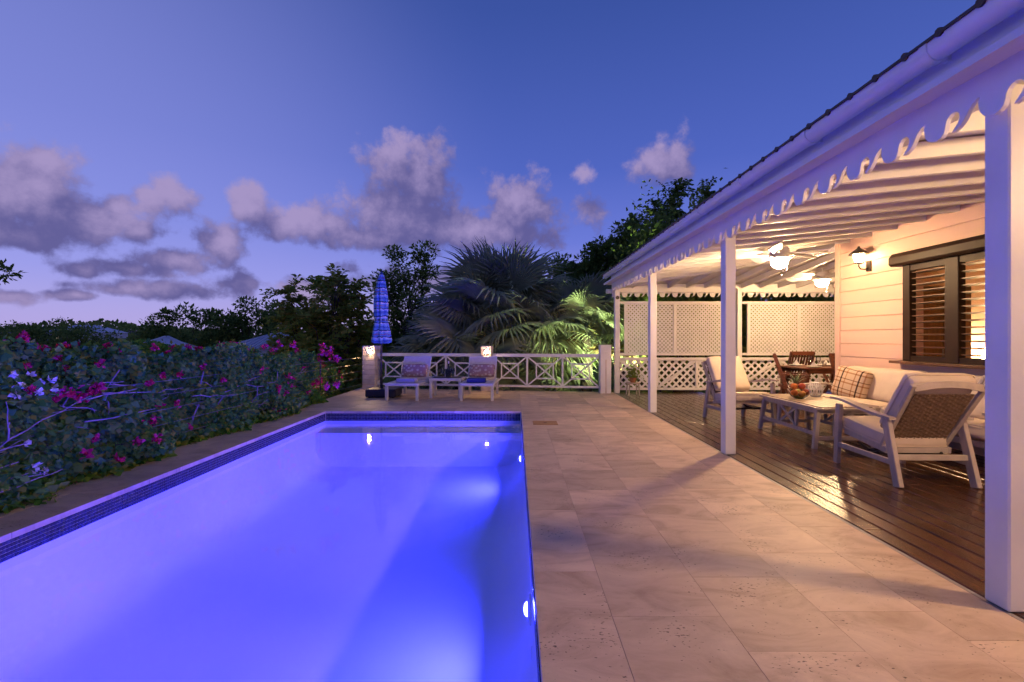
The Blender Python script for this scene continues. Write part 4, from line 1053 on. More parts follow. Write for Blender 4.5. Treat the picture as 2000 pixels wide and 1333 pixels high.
# sofa
so = Vector((4.68, 5.50, 0)); sf = thing('sofa', 'cream cushioned taupe framed sofa under the window', 'sofa', so)
y0s, y1s = -1.33, 1.33
for yy in (y0s, y1s):
    for (x_, zt) in ((-.36, .60), (.28, .58)): B().beam((x_, yy, 0), (x_+.01, yy, zt), .062, .042, up=(0, 1, 0), ch=.005).build('leg', M_taupe, sf)
    ar = B(); pts = [(-.42, .605), (-.25, .625), (0, .615), (.2, .595), (.34, .585)]
    for (xa, za), (xb, zb_) in zip(pts[:-1], pts[1:]): ar.beam((xa, yy, za), (xb, yy, zb_), .075, .026, ch=.003, ext=.004)
    ar.build('armrest', M_taupe, sf); B().beam((-.34, yy, .2), (.27, yy, .2), .03, .05).build('stretcher', M_taupe, sf)
for (x_, z_) in ((-.33, .30), (.25, .26)): B().beam((x_, y0s, z_), (x_, y1s, z_), .035, .06, ch=.004).build('seat_rail', M_taupe, sf)
for yy in (y0s+.03, -.02, .02, y1s-.03): B().beam((.22, yy, .3), (.37, yy, .85), .04, .03, up=(0, 1, 0)).build('back_stile', M_taupe, sf)
for (a, b_) in ((y0s, -.012), (.012, y1s)):
    B().beam((.372, a, .855), (.372, b_, .855), .03, .06, ch=.004).build('back_rail', M_taupe, sf)
    B().cushion((-.06, (a+b_)/2, .395), (.66, b_-a-.03, .15), rotm(y=R(5)), r=.06, puff=.16, n=10).build('seat_cushion', M_cush, sf, 80)
    B().cushion((.22, (a+b_)/2, .66), (.17, b_-a-.03, .46), rotm(y=R(16)), r=.07, puff=.30, n=10).build('back_cushion', M_cush, sf, 80).name
    B().piping((.22, (a+b_)/2, .66), (.17, b_-a-.018, .472), rotm(y=R(16)), cr=.07).build('piping', M_cush, [q for q in sf.children if q.name.startswith('back_cushion')][-1], 60)
    B().piping((-.06-.005, (a+b_)/2, .395+.06), (.655, b_-a-.03, .15), rotm(y=R(5)), cr=.06).build('piping', M_cush, [q for q in sf.children if q.name.startswith('seat_cushion')][-1], 60)
pc = thing('plaid_cushion', 'beige and brown plaid cushion at the lattice end of the sofa', 'cushion', (4.62, 6.42, .47))
B().cushion((0, 0, .20), (.42, .14, .42), None, r=.04, puff=.6, n=10).build('cover', M_plaid, pc, 80)
pc.rotation_euler = (R(-8), R(12), R(-68))
th = thing('striped_throw', 'knotted grey and white striped throw over the sofa back behind the wicker armchair', 'throw', (4.98, 4.66, .83))
tb_ = B()
for k in range(5):
    tb_.tube([(.02, -.12+.05*k, .05), (-.05, -.14+.06*k, .09), (-.14, -.10+.05*k, .055), (-.17, -.10+.06*k, -.05)], [.02, .026, .024, .014], 7)
tb_.build('cloth', mat('grey_throw', (.40, .36, .37), .9, vary=.35, nscale=25, stretch=(1, 6, 1)), th, 70)

# plant on a stool by the lattice railing
ps = thing('plant_stool', 'small pale wooden stool with a potted plant by the lattice railing', 'stool', (2.66, 10.45, 0))
B().box((0, 0, .27), (.26, .26, .025), ch=.004).build('seat', M_taupe, ps)
for s1 in (-1, 1):
    for s2 in (-1, 1): B().beam((s1*.12, s2*.12, 0), (s1*.10, s2*.10, .26), .025, .025, up=(0, 1, 0)).build('leg', M_taupe, ps)
pp = thing('potted_plant', 'bushy little plant in a terracotta pot on the stool', 'plant', (2.66, 10.45, .284))
B().lathe([(.055, 0), (.08, .09), (.088, .09), (.088, .11), (.076, .11), (.07, .09)], 18).build('pot', M_terra, pp, 40)
Pp = rng.normal(size=(260, 3))*np.array([.07, .07, .09])+np.array([0, 0, .2]); V, Q = leaves(Pp, np.full(260, .06), .5); np_mesh('foliage', V, Q, M_leafO, pp)

# dining set
dt = thing('dining_table', 'dark wooden dining table laid for dinner beyond the house corner', 'dining table', (6.25, 8.95, 0))
for k in range(7): B().box((0, -.45+.9*(k+.5)/7, .725), (1.9, .9/7-.006, .03), ch=.004).build('plank', M_teak, dt)
B().box((0, -.40, .67), (1.7, .03, .08)).build('apron', M_teak, dt); B().box((0, .40, .67), (1.7, .03, .08)).build('apron', M_teak, dt)
for s1 in (-1, 1):
    for s2 in (-1, 1): B().box((s1*.84, s2*.38, .355), (.07, .07, .71), ch=.006).build('leg', M_teak, dt)
def dchair(x, y, rz, label):
    t = thing('dining_chair', label, 'chair', (x, y, 0), rz, None)
    for s_ in (-1, 1):
        B().beam((s_*.23, .28, 0), (s_*.23, -.20, .62), .03, .05, up=(0, 1, 0)).build('leg', M_teak, t)
        B().beam((s_*.205, -.26, 0), (s_*.205, .16, .44), .03, .05, up=(0, 1, 0)).build('leg', M_teak, t)
        B().beam((s_*.235, .10, .40), (s_*.235, .30, 1.0), .03, .05, up=(0, 1, 0)).build('back_stile', M_teak, t)
        B().beam((s_*.25, -.24, .64), (s_*.25, .2, .65), .05, .025).build('armrest', M_teak, t)
    for k in range(6): B().box((0, -.22+.42*k/5, .44), (.44, .065, .02), ch=.003).build('seat_slat', M_teak, t)
    for k in range(7):
        x_ = -.18+.36*k/6; B().beam((x_, .115, .47), (x_, .285, .94), .034, .014, up=(0, 1, 0)).build('back_slat', M_teak, t)
    B().beam((-.25, .297, .975), (.25, .297, .975), .03, .08, ch=.006).build('top_rail', M_teak, t); B().beam((-.22, .11, .46), (.22, .11, .46), .025, .04).build('lower_rail', M_teak, t)
dchair(5.0, 8.30, R(60), 'slatted wooden dining chair pulled out at the near table corner')
dchair(5.95, 9.85, R(180+0), 'slatted wooden dining chair on the lattice side of the table')
dchair(6.9, 9.85, R(180), 'slatted wooden dining chair on the lattice side, farther behind the house corner')
dchair(6.0, 8.15, R(0), 'slatted wooden dining chair tucked under the side of the table nearest the house')
for i, (x, y, lb) in enumerate(((5.62, 8.68, 'white plate nearest the pulled-out dining chair'), (5.62, 9.22, 'white plate at the lattice corner of the dining table'), (6.2, 9.2, 'white plate on the lattice side of the table middle'), (6.25, 8.66, 'white plate on the house side of the table middle'))):
    t = thing('dinner_plate', lb, 'plate', (x, y, .7405)); B().lathe([(.06, 0), (.075, .006), (.135, .02), (.133, .024), (.07, .012), (.0001, .011)], 22).build('dish', M_porc, t, 50)
    n_ = thing('napkin', 'folded white napkin on the '+lb, 'napkin', (x, y, .753)); B().lathe([(.055, 0), (.045, .03), (.008, .10)], 5, rfun=lambda t_, i_: 1+.2*math.sin(3*t_)).build('cloth', M_porc, n_)
wineglass(5.78, 8.80, .7405, 'wine glass on the dining table near the pulled-out chair'); wineglass(5.82, 9.10, .7405, 'wine glass on the dining table nearer the lattice')
td = thing('table_candle', 'small candle jar in the middle of the dining table', 'candle', (6.0, 8.95, .7405)); B().lathe([(.03, 0), (.035, .08), (.032, .08), (.028, .01)], 14).build('jar', M_glass, td, 40); B().lathe([(.026, .004), (.026, .05), (.0001, .051)], 12).build('wax', M_cush, td)

# ------------------------------------------------------------------ plants
def limb(b_, p0, p1, r0, r1, wob=.08, n=5, sides=6):
    p0 = Vector(p0); p1 = Vector(p1); L = (p1-p0).length; pts = []
    for k in range(n+1):
        u = k/n; q = p0.lerp(p1, u)+Vector((random.gauss(0, 1), random.gauss(0, 1), random.gauss(0, .6)))*wob*L*math.sin(PI*u); pts.append(q)
    b_.tube(pts, [r0+(r1-r0)*k/n for k in range(n+1)], sides); return pts
def clump_points(c, rad, n, flat=.75):
    p = unit(rng.normal(size=(n, 3)))*(rng.random((n, 1))**.45); return np.array(c)+p*rad*np.array([1, 1, flat])
def tree(x, y, label, height, crown, m, nclump=26, per=240, leaf=.16, trunk_r=.16, group=None, name='tree', spray=False, extra=(), asp=.5, base=None, crad=.30):
    """crown = (rx, ry, rz, zc): ellipsoid round (x, y, zc)"""
    z0 = ground_h(x, y)-.2 if base is None else base; org = Vector((x, y, z0)); t = thing(name, label, 'tree', org, 0, group)
    rx, ry, rzz, zc = crown; cs = []
    for k in range(nclump):
        d = unit(rng.normal(size=(1, 3)))[0]; r_ = rng.random()**.35; d[2] = d[2]*.95+.05
        cs.append(np.array([x+d[0]*rx*r_, y+d[1]*ry*r_, zc+d[2]*rzz*r_]))
    cs += [np.array(e) for e in extra]
    tk = B(org); top = Vector((x+random.uniform(-.1, .1)*rx, y, zc-.1*rzz)); limb(tk, org, top, trunk_r, trunk_r*.45, .03, 6, 8); tk.build('trunk', M_bark, t, 60)
    lb = B(org)
    for c in cs:
        s_ = org.lerp(top, random.uniform(.45, 1.0)); limb(lb, s_, Vector(c), trunk_r*.28, .012, .07, 4, 5)
    lb.build('limbs', M_bark, t, 60)
    P = []; Dv = []; sz = []
    for c in cs:
        rad = crad*(rx+rzz)*.5*(.7+.7*rng.random())
        if not spray:
            pts = clump_points(c, rad, per); P.append(pts); Dv.append(unit(pts-c)*.8+rng.normal(size=(per, 3))*.5)
        else:
            ns = max(4, per//18); o3 = np.array(c); dirs = unit(rng.normal(size=(ns, 3))+np.array([0, 0, .35])); L = rad*(.8+.7*rng.random(ns))
            for q in range(ns):
                d = dirs[q]; sdv = np.cross(d, [0, 0, 1.0]); sdv = sdv/max(1e-6, np.linalg.norm(sdv))
                u = np.repeat(np.linspace(.15, 1, 9), 2); sg = np.tile([1, -1], 9)
                pt = o3+d*(u*L[q])[:, None]+np.array([0, 0, -1])*(u**2*L[q]*.25)[:, None]; P.append(pt); Dv.append(sdv*sg[:, None]+d*.5+np.array([0, 0, -.2]))
    P = np.concatenate(P); Dv = np.concatenate(Dv)
    V, Q = leaves(P, np.full(len(P), leaf), asp, unit(Dv), nb=unit(P-np.array([x, y, zc-.4*rzz]))*1.1+np.array([0, 0, .8])); np_mesh('crown', V-np.array(org), Q, m, t)
    return t

# bougainvillea hedge
hd = Vector((-4.6, 5.2, -.4)); hedge = thing('bougainvillea_hedge', 'flowering bougainvillea hedge with magenta and white blooms along the pool', 'hedge', hd)
def htop(y): return 1.21-.045*max(0, y-4.2)+.05*math.sin(y*2.1)+.04*math.sin(y*5.3+1)+.03*math.sin(y*13)-.012*max(0, y-6.5)**1.6
def hedge_front(y, z): return -4.08+.10*math.sin(y*1.7+z*2)+.07*math.sin(y*4.1+.5)+(.10 if z < .25 else 0)-.32*max(0, z-.75)**1.5+.055*math.sin(y*9+z*7)+.05*math.sin(z*12-y*4+1)
n = 84000; yy = .4+rng.random(n)*9.0; u = rng.random(n); zz = np.empty(n); xx = np.empty(n)
for i in range(n):
    tp = htop(yy[i])
    if u[i] < .62:
        zz[i] = -.05+(tp+.05)*rng.random(); xx[i] = hedge_front(yy[i], zz[i])-abs(rng.normal())*.10
    else:
        xx[i] = hedge_front(yy[i], tp)-rng.random()*1.0; zz[i] = tp-abs(rng.normal())*.10+.07*math.sin(xx[i]*6+yy[i]*3)
patch = np.sin(yy*2.3+1)*np.sin(zz*4.2+yy*1.1)      # thinner places, where twigs show
gap = ((np.abs(yy-5.0) < .9) & (np.abs(zz-.78) < .20)) | ((np.abs(yy-3.3) < .5) & (zz < .55) & (zz > .15)) | ((np.abs(yy-6.7) < .7) & (np.abs(zz-.5) < .25))
keep = np.where(gap & (u < .62), rng.random(n) < .66, rng.random(n) < .97)
P = np.stack([xx, yy, zz], 1)[keep]; dv = np.tile(np.array([[.6, 0, -.35]]), (len(P), 1))+rng.normal(size=(len(P), 3))*.6
ns = 5200; ys = .5+rng.random(ns)*8.8; ext_ = .10+.13*np.sin(ys*3.1)*np.sin(ys*1.3+.7)+.05*np.sin(ys*9)
Ps = np.stack([-4.05+np.maximum(0, ext_)*rng.random(ns)*1.5+rng.normal(size=ns)*.03, ys, np.abs(rng.normal(size=ns))*.045+.006], 1)
P = np.concatenate([P, Ps]); dv = np.concatenate([dv, rng.normal(size=(ns, 3))*np.array([1, 1, .35])+np.array([.4, 0, 0])])
V, Q = leaves(P, .046+.034*rng.random(len(P)), .78, unit(dv), nb=np.array([1.3, -.35, .9])); o = np_mesh('foliage', V-np.array(hd), Q, M_leafB, hedge); o['kind'] = 'stuff'
for k in range(26):
    y = random.uniform(.8, 8.9); x0 = -4.35; b_ = B(hd)
    p0 = Vector((x0+random.uniform(-.1, .1), y, -.2)); zt = random.uniform(.5, 1.1); p1 = Vector((hedge_front(y, zt)+.02, y+random.uniform(-.6, .6), zt))
    pts = limb(b_, p0, p1, .013, .006, .045, 6, 6)
    for q in range(3):
        s_ = pts[random.randint(2, 5)]; e_ = s_+Vector((random.uniform(-.02, .14), random.uniform(-.7, .7), random.uniform(-.15, .35))); limb(b_, s_, e_, .006, .003, .03, 5, 5)
    b_.build('branch', M_twig, hedge, 60)
for k in range(20):     # horizontal whips lying along the front in the thin places
    yc, zc_ = random.choice(((5.0, .78), (5.0, .78), (3.3, .35), (6.7, .5), (6.9, .45)))
    y = yc+random.uniform(-.7, .7); z = zc_+random.uniform(-.18, .18); L = random.uniform(.4, .9); b_ = B(hd)
    limb(b_, (hedge_front(y, z)-.0, y-L/2, z+random.uniform(-.12, .12)), (hedge_front(y, z)+.015, y+L/2, z+random.uniform(-.12, .12)), .0075, .0035, .022, 6, 6); b_.build('branch', M_twig, hedge, 60)
def bloom(p, r_, n_, m, label=None):
    p = np.array(p); pts = p+rng.normal(size=(n_, 3))*r_*.28; P3 = np.repeat(pts, 3, 0); d = rng.normal(size=(len(P3), 3))+np.array([.3, 0, .35])
    V, Q = leaves(P3, np.full(len(P3), .042), .85, unit(d)); o_ = np_mesh('flower_cluster', V-np.array(hd), Q, m, hedge)
    if label: o_['label'] = label
def hp(x, y, back=0.0):
    """point on the hedge's front or top surface seen at photo pixel (x, y)"""
    for d in np.arange(2.6, 10, .05):
        q = px(x, y, d)
        if q.x > hedge_front(q.y, q.z)-.05 or q.z > htop(q.y)+.12: continue
        return (hedge_front(q.y, q.z)+.03 if q.z < htop(q.y)-.15 else q.x, q.y, q.z)
    q = px(x, y, 6); return tuple(q)
FL = [(10, 690, 18), (44, 657, 14), (36, 668, 10), (115, 705, 16), (120, 716, 22), (135, 770, 22), (110, 765, 16), (160, 760, 16), (175, 755, 14), (208, 677, 13), (130, 680, 12), (175, 712, 12),
      (283, 825, 18), (288, 857, 16), (245, 862, 12), (165, 858, 10), (125, 888, 12), (126, 945, 10), (60, 970, 14), (212, 897, 10), (295, 790, 8), (64, 680, 12), (90, 775, 12),
      (355, 836, 8), (385, 688, 9), (455, 673, 9), (430, 676, 8), (553, 738, 16), (545, 765, 14), (560, 752, 12), (582, 720, 14), (600, 752, 14), (607, 748, 12), (578, 705, 10), (625, 705, 12), (640, 690, 12),
      (617, 745, 12), (530, 760, 10), (545, 808, 12), (520, 805, 12), (630, 690, 10), (655, 700, 12), (590, 770, 10), (500, 690, 7), (330, 690, 8), (380, 720, 7)]
frnd = random.Random(21)
FL += [(frnd.uniform(5, 660), 0, frnd.uniform(6, 10)) for k in range(34)]
FL = [(x, (672+frnd.uniform(0, 14) if frnd.random() < .45 else 690+frnd.random()**1.3*max(20, (150-x*.13))) if y == 0 else y, s_) for (x, y, s_) in FL]
for (x, y, s_) in FL:
    q = hp(x, y); bloom(q, s_/900*max(q[1], 3)*1.0, int(4+s_*.5), M_mag, 'magenta bougainvillea bloom')
for (x, y, s_) in [(15, 755, 14), (40, 732, 12), (75, 745, 9), (12, 772, 12), (52, 770, 12), (84, 762, 10), (18, 868, 10), (38, 915, 12), (66, 923, 12), (5, 735, 8), (60, 748, 6)]:
    q = hp(x, y); bloom(q, s_/900*max(q[1], 3)*.8, int(2+s_*.2), M_wht, 'white bougainvillea bloom')

# low shrubs behind the cable fence near the pillar
def shrub(x, y, rx, h, m, label, nm='shrub', leaf=.08, n_=1500, flowers=0, z0=None):
    zb_ = ground_h(x, y) if z0 is None else z0; t = thing(nm, label, 'shrub', (x, y, zb_), 0, None)
    c = rng.normal(size=(14, 3)); c = unit(c)*rng.random((14, 1))**.5*np.array([rx, rx, h*.42])+np.array([0, 0, h*.55])
    P = c[rng.integers(0, 14, n_)]+rng.normal(size=(n_, 3))*np.array([rx, rx, h*.5])*.22; V, Q = leaves(P, np.full(n_, leaf), .55, nb=unit(P-np.array([0, 0, h*.4]))*1.1+np.array([0, 0, .7])); np_mesh('foliage', V, Q, m, t)
    b_ = B()
    for q in c: limb(b_, (0, 0, -.1), q, .02, .006, .06, 4, 5)
    b_.build('stems', M_bark, t, 60)
    if flowers:
        P = np.repeat(c[rng.integers(0, 14, flowers)]+rng.normal(size=(flowers, 3))*rx*.25+np.array([.1*rx, -.25*rx, .1]), 4, 0); V, Q = leaves(P, np.full(len(P), .07), .85); np_mesh('flowers', V, Q, M_mag, t)
shrub(-4.75, 9.7, .55, 1.35, M_leafF, 'yellow green shrub between the hedge and the block pillar')
shrub(-4.65, 10.9, .50, 1.1, M_leafB, 'magenta flowering shrub behind the cable fence beside the pillar', flowers=26)
shrub(-5.9, 11.6, .8, 1.6, M_leafO, 'dull green shrub behind the cable fence below the feathery tree', n_=2200)
shrub(-7.0, 10.5, 1.0, 1.7, M_leafO, 'broad green shrub behind the bougainvillea hedge', n_=2600)

# trees
tree(-7.9, 17.0, 'feathery yellow green tree with loose sprays, standing closest to the seamed roof', 4.4, (1.4, 1.3, 1.9, .8), M_leafF, 40, 300, .19, .12, 'feathery trees behind the hedge', spray=True,
     extra=[px(565, 570, 16.6), px(575, 590, 16.6), px(620, 560, 16.6)])
tree(-6.4, 16.4, 'feathery yellow green tree with upright sprays, beside the blue umbrella', 4.4, (1.35, 1.3, 2.1, .9), M_leafF, 44, 300, .19, .12, 'feathery trees behind the hedge', spray=True,
     extra=[px(655, 548, 16), px(665, 560, 16), px(690, 570, 16), px(640, 570, 16), px(700, 590, 16)])
tree(-4.4, 18.5, 'tall loose green tree between the umbrella and the big fan palm', 5, (1.25, 1.2, 2.6, 1.8), M_leafO, 36, 240, .15, .14, 'trees behind the terrace railing',
     extra=[px(770, 495, 18), px(785, 515, 18), px(830, 490, 18), px(822, 505, 18), px(745, 545, 18), px(840, 530, 18)], crad=.22)
shrub(-6.3, 19.5, 1.1, 3.0, M_leafO, 'dark shrub with magenta flowers behind the umbrella', n_=2600, flowers=60, leaf=.12, z0=-1.0)
tree(-22, 31, 'dark round tree farthest from the umbrella, over the pale hip roof', 6, (3.0, 2.5, 3.2, .4), M_leafD, 40, 230, .26, .2, 'dark trees behind the pale roof', crad=.24)
tree(-18.5, 32, 'dark round tree in the middle of the dark grove', 6, (3.0, 2.5, 3.3, .7), M_leafD, 42, 230, .26, .2, 'dark trees behind the pale roof', crad=.24)
tree(-15.5, 30.5, 'dark dense tree of the grove beside the feathery trees', 6, (2.6, 2.5, 3.2, .4), M_leafD, 40, 230, .26, .2, 'dark trees behind the pale roof', crad=.24)
tree(-24.2, 31.5, 'olive green bushy tree at the outer edge of the dark grove', 5, (1.6, 1.6, 2.6, -.6), M_leafO, 30, 230, .22, .15, 'dark trees behind the pale roof', crad=.26)
tree(2.6, 21, 'dark leafy tree rising behind the fan palm', 7, (2.0, 1.8, 3.0, 2.4), M_leafD, 56, 300, .19, .2, 'tall trees behind the veranda roof', crad=.22)
tree(4.6, 20, 'dark leafy tree next to the veranda gutter end', 8, (2.0, 1.8, 3.0, 3.0), M_leafD, 60, 300, .19, .2, 'tall trees behind the veranda roof', crad=.22)
tree(6.6, 20, 'tallest dark tree with feathery top sprays above the veranda roof', 9, (2.0, 1.8, 3.2, 3.9), M_leafD, 50, 300, .19, .24, 'tall trees behind the veranda roof', spray=True, crad=.24,
     extra=[px(1315, 385, 20), px(1325, 375, 20), px(1285, 405, 20), px(1300, 420, 20), px(1320, 410, 20), px(1270, 440, 20), px(1240, 455, 20)])
tree(8.9, 20.5, 'dark tree showing a single spray above the gutter', 9, (1.8, 1.6, 3.0, 4.0), M_leafD, 36, 260, .19, .2, 'tall trees behind the veranda roof', spray=True, crad=.24, extra=[px(1378, 382, 20.5), px(1382, 392, 20.5), px(1375, 400, 20.5)])
tree(.2, 22, 'dark low tree filling the gap behind the big fan palm', 5, (2.3, 1.8, 2.3, .8), M_leafD, 36, 230, .2, .18, 'trees behind the terrace railing', crad=.24)
tree(-2.4, 21, 'dark round tree behind the middle of the railing', 5, (2.2, 1.8, 2.3, 1.2), M_leafD, 36, 230, .2, .18, 'trees behind the terrace railing', crad=.24)
tree(-13.8, 10.6, 'tree of which only a leafy branch tip reaches above the hedge end', 4, (1.0, 1.0, 1.0, 2.8), M_leafD, 16, 160, .12, .1, None, extra=[px(-4, 532, 10.6)])
# shrubs just behind the lattice
for i, (x, y, lb) in enumerate(((4.0, 13.2, 'leafy green shrub behind the lattice, lit by the garden spotlight'), (4.9, 12.8, 'leafy green shrub behind the first lattice screen'), (6.0, 12.8, 'leafy green shrub behind the gap between lattice screens'),
                               (7.1, 12.9, 'leafy green shrub behind the second lattice screen'), (8.3, 13.0, 'leafy green shrub behind the end of the lattice'))):
    shrub(x, y, .95, 5.4, M_leafO, lb, n_=5200, leaf=.16)

# far hillside trees and wood
far = []
for i in range(15):
    pxx = [15, 45, 85, 110, 140, 165, 205, 232, 258, 300, 345, 400, 450, 510, -40][i]; d = 62+random.uniform(-8, 14)
    x = (pxx-1007)/900*d; tp = [632, 640, 625, 622, 634, 632, 650, 646, 650, 640, 636, 640, 640, 640, 640][i]; top = CAMZ-(tp-660)/900*d; gz_ = ground_h(x, d)
    hh = top-gz_
    far.append(tree(x, d, 'distant dark treetop on the hillside beyond the hedge', hh, (hh*.34, hh*.34, hh*.30, gz_+hh*.68), M_leafD, 18, 110, .42, .2, 'distant hillside trees', crad=.30))
n = 42000; a = R(-75)+rng.random(n)*R(150); rr = 75+rng.random(n)**1.5*420; X_ = rr*np.sin(a); Y_ = rr*np.cos(a)
Zg = np.array([ground_h(p, q) for p, q in zip(X_, Y_)]); P = np.stack([X_, Y_, Zg+rng.random(n)*(2.0+1.5*np.sin(a*40)+.004*rr)], 1)
V, Q = leaves(P, .9+rr/260, .8); o = np_mesh('far_wood', V, Q, M_leafD); setp(o, 'far dark scrub covering the distant hillside', 'scrub', kind='stuff')
n = 34000; X_ = -60+rng.random(n)*75; Y_ = 13.5+rng.random(n)*60; ok = (Y_ > 14) ; Zg = np.array([ground_h(p, q) for p, q in zip(X_, Y_)])
P = np.stack([X_, Y_, Zg+rng.random(n)*(.7+.5*np.sin(X_*.7)*np.cos(Y_*.5)+.02*Y_)], 1)[ok]; V, Q = leaves(P, .22+P[:, 1]*.008, .7)
o = np_mesh('undergrowth', V, Q, M_leafO); setp(o, 'dark green undergrowth on the slope below the terrace', 'undergrowth', kind='stuff')

# fan palms
def frond_mesh(seed, rad, nseg=40, span=R(285), name='blade'):
    rr_ = random.Random(seed); b_ = B()
    for k in range(nseg):
        a = -span/2+span*(k+.5)/nseg; L = rad*(.62+.38*math.cos(a*.42))*(1+rr_.uniform(-.06, .06)); hw = rad*.5*span/nseg*.52
        d = Vector((math.sin(a), math.cos(a), 0)); s_ = Vector((math.cos(a), -math.sin(a), 0)); lift = .10*rad*math.cos(a)
        droop = rr_.uniform(.15, .75)*rad
        def P_(u, w_, up): return d*(L*u)+s_*w_+Vector((0, 0, lift*u-droop*max(0, u-.45)**2*2.2+up))
        b_.add([P_(.03, 0, 0), P_(.5, -hw, .0), P_(.5, 0, .05*rad), P_(.5, hw, 0), P_(.78, -hw*.55, 0), P_(.78, 0, .02*rad), P_(.78, hw*.55, 0), P_(1, 0, 0)],
               [(0, 2, 1), (0, 3, 2), (1, 2, 5, 4), (2, 3, 6, 5), (4, 5, 7), (5, 6, 7)])
    return b_.mesh(name, M_palm)
FR = [frond_mesh(i, 1.0) for i in range(4)]
FRD = [frond_mesh(9, 1.0)]; FRD[0].materials.clear(); FRD[0].materials.append(M_palmdry)
def fan_palm(x, y, zc, label, fr_list, trunk_r=.22):
    z0 = ground_h(x, y)-.2; t = thing('fan_palm', label, 'palm', (x, y, z0), 0, None); org = Vector((x, y, z0)); c0 = Vector((0, 0, zc-z0))
    b_ = B(); b_.tube([(0, 0, 0), (.05, 0, (zc-z0)*.5), (0, 0, zc-z0)], [trunk_r*1.1, trunk_r, trunk_r*.8], 12); b_.build('trunk', M_bark, t, 60)
    for (azm, elv, L, rad, dry) in fr_list:
        d = Vector((math.sin(azm)*math.cos(elv), math.cos(azm)*math.cos(elv), math.sin(elv)))
        tip = c0+d*L+Vector((0, 0, -.10*L*L*math.cos(elv))); mid = c0+d*L*.5+Vector((0, 0, -.015*L*L))
        pe = B().tube([c0, mid, tip], [.030, .022, .016], 6).build('petiole', M_palmstem, t, 60)
        me = FRD[0] if dry else random.choice(FR); o_ = link(me, 'frond', t, tip)
        yv = (tip-mid).normalized(); zv = Vector((0, 0, 1))-yv*yv.z
        if zv.length < .1: zv = Vector((0, -1, 0))
        zv.normalize(); xv = yv.cross(zv); Rm = Matrix((xv, yv, zv)).transposed() @ rotm(y=random.uniform(-.7, .7), x=random.uniform(-.25, .25))
        o_.rotation_euler = Rm.to_euler(); o_.scale = (rad, rad, rad)
    return t
prnd = random.Random(3)
fl = []
for k in range(54):
    u = (k+.5)/54; elv = R(82)-u**.9*R(104); azm = k*2.39996+prnd.uniform(-.3, .3)
    fl.append((azm, elv, 1.80+prnd.uniform(-.3, .4), 1.35+prnd.uniform(-.15, .2), False))
fan_palm(-.45, 14.3, 1.22, 'large grey green fan palm behind the middle of the railing', fl, .26)
fl2 = [(k*2.4, R(75)-((k+.5)/26)**.9*R(95), 1.0+prnd.uniform(-.2, .3), .85+prnd.uniform(-.1, .15), False) for k in range(26)]
fan_palm(-2.0, 14.6, .55, 'smaller fan palm at the lounger side of the large palm', fl2, .18)
fl3 = [(k*2.4+.6, R(72)-((k+.5)/30)**.9*R(100), 1.0+prnd.uniform(-.2, .3), .95+prnd.uniform(-.1, .15), k > 24) for k in range(30)]
fan_palm(2.05, 13.6, 1.5, 'fan palm lit bright green by the garden spotlight', fl3, .18)
fl4 = [(k*2.4+.2, R(70)-((k+.5)/22)**.9*R(95), .9+prnd.uniform(-.2, .3), .8+prnd.uniform(-.1, .15), False) for k in range(22)]
fan_palm(4.9, 13.9, 1.0, 'fan palm behind the lattice screens', fl4, .18)
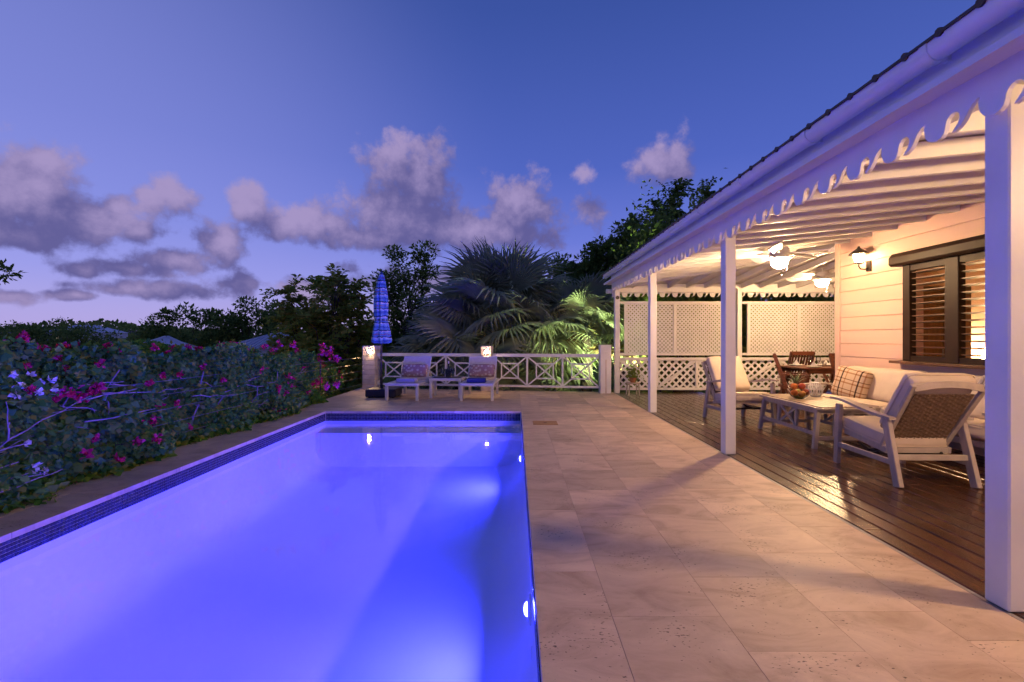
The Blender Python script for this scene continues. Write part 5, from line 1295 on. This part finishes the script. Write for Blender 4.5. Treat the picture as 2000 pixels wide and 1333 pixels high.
# garden spotlight that lights the palm
gs = thing('garden_spotlight', 'small black garden spotlight on a spike behind the railing end', 'spotlight', (3.2, 11.75, ground_h(3.2, 11.75)))
B().tube([(0, 0, -.05), (0, 0, .55)], .012, 8).build('spike', M_darkmetal, gs)
hdv = (Vector((2.0, 13.5, 2.0))-Vector((3.2, 11.75, .1))).normalized(); hb = B()
hb.tube([Vector((0, 0, .62))-hdv*.08, Vector((0, 0, .62))+hdv*.06], [.05, .06], 14); hb.build('housing', M_darkmetal, gs, 50)
ld = bpy.data.lights.new('spot_beam', 'SPOT'); ld.energy = GARDEN_W; ld.color = (.80, 1.0, .50); ld.spot_size = R(112); ld.spot_blend = .6; ld.shadow_soft_size = .05
lo = bpy.data.objects.new('spot_beam', ld); COL.objects.link(lo); lo.parent = gs; lo.location = Vector((0, 0, .62))+hdv*.10; lo.rotation_euler = hdv.to_track_quat('-Z', 'Y').to_euler()

# ------------------------------------------------------------------ neighbouring houses
def far_house(x, y, w, d, ze, zr, label, rz=0, seams=0, lit=False):
    g0 = ground_h(x, y)-.5; t = thing('neighbour_house', label, 'house', (x, y, g0), rz); H_ = ze-g0
    B().box((0, 0, H_/2), (w-.5, d-.5, H_)).build('wall', M_housew, t)
    hr = zr-g0; k = min(w, d)*.5; r_ = B(); a, b_ = w/2, d/2
    rx_ = max(.05, a-k)
    r_.add([(-a, -b_, H_), (a, -b_, H_), (a, b_, H_), (-a, b_, H_), (-rx_, 0, hr), (rx_, 0, hr)], [(0, 1, 5, 4), (1, 2, 5), (2, 3, 4, 5), (3, 0, 4), (3, 2, 1, 0)]); ro_ = r_.build('roof', M_housr, t)
    if seams:
        for q in range(seams):
            u = (q+.5)/seams; x_ = -a+2*a*u; top = min(1, (a-abs(x_))/(a-rx_) if a > rx_ else 1)
            B().beam((x_, -b_, H_+.03), (x_, -b_*(1-top), H_+(hr-H_)*top+.03), .05, .06).build('roof_seam', M_housr, ro_)
    for s_ in (-1, 1): B().beam((s_*a, -b_, H_+.02), (s_*rx_, 0, hr+.03), .12, .08).build('hip_cap', M_housr, ro_)
    for s_ in (-.5, 0, .5):
        w_ = B().box((s_*w*.55, -d/2+.22, H_-1.3), (.9, .08, 1.1)).build('window', M_farlamp if (lit and s_ == -.5) else M_blackglass, t); B().box((s_*w*.55, -d/2+.20, H_-1.9), (1.1, .14, .08)).build('sill', M_housew, w_)
far_house(-19.7, 26, 3.4, 3.4, .58, 1.34, 'pale hip-roofed house low beyond the bougainvillea hedge', R(28))
far_house(-12.3, 24, 3.7, 3.7, .78, 1.56, 'house with pale seamed metal roof behind the feathery trees', R(-12), seams=14)
far_house(-104, 112, 13, 9, 2.5, 4.4, 'distant white house on the hillside with one lit window', R(15), lit=True)
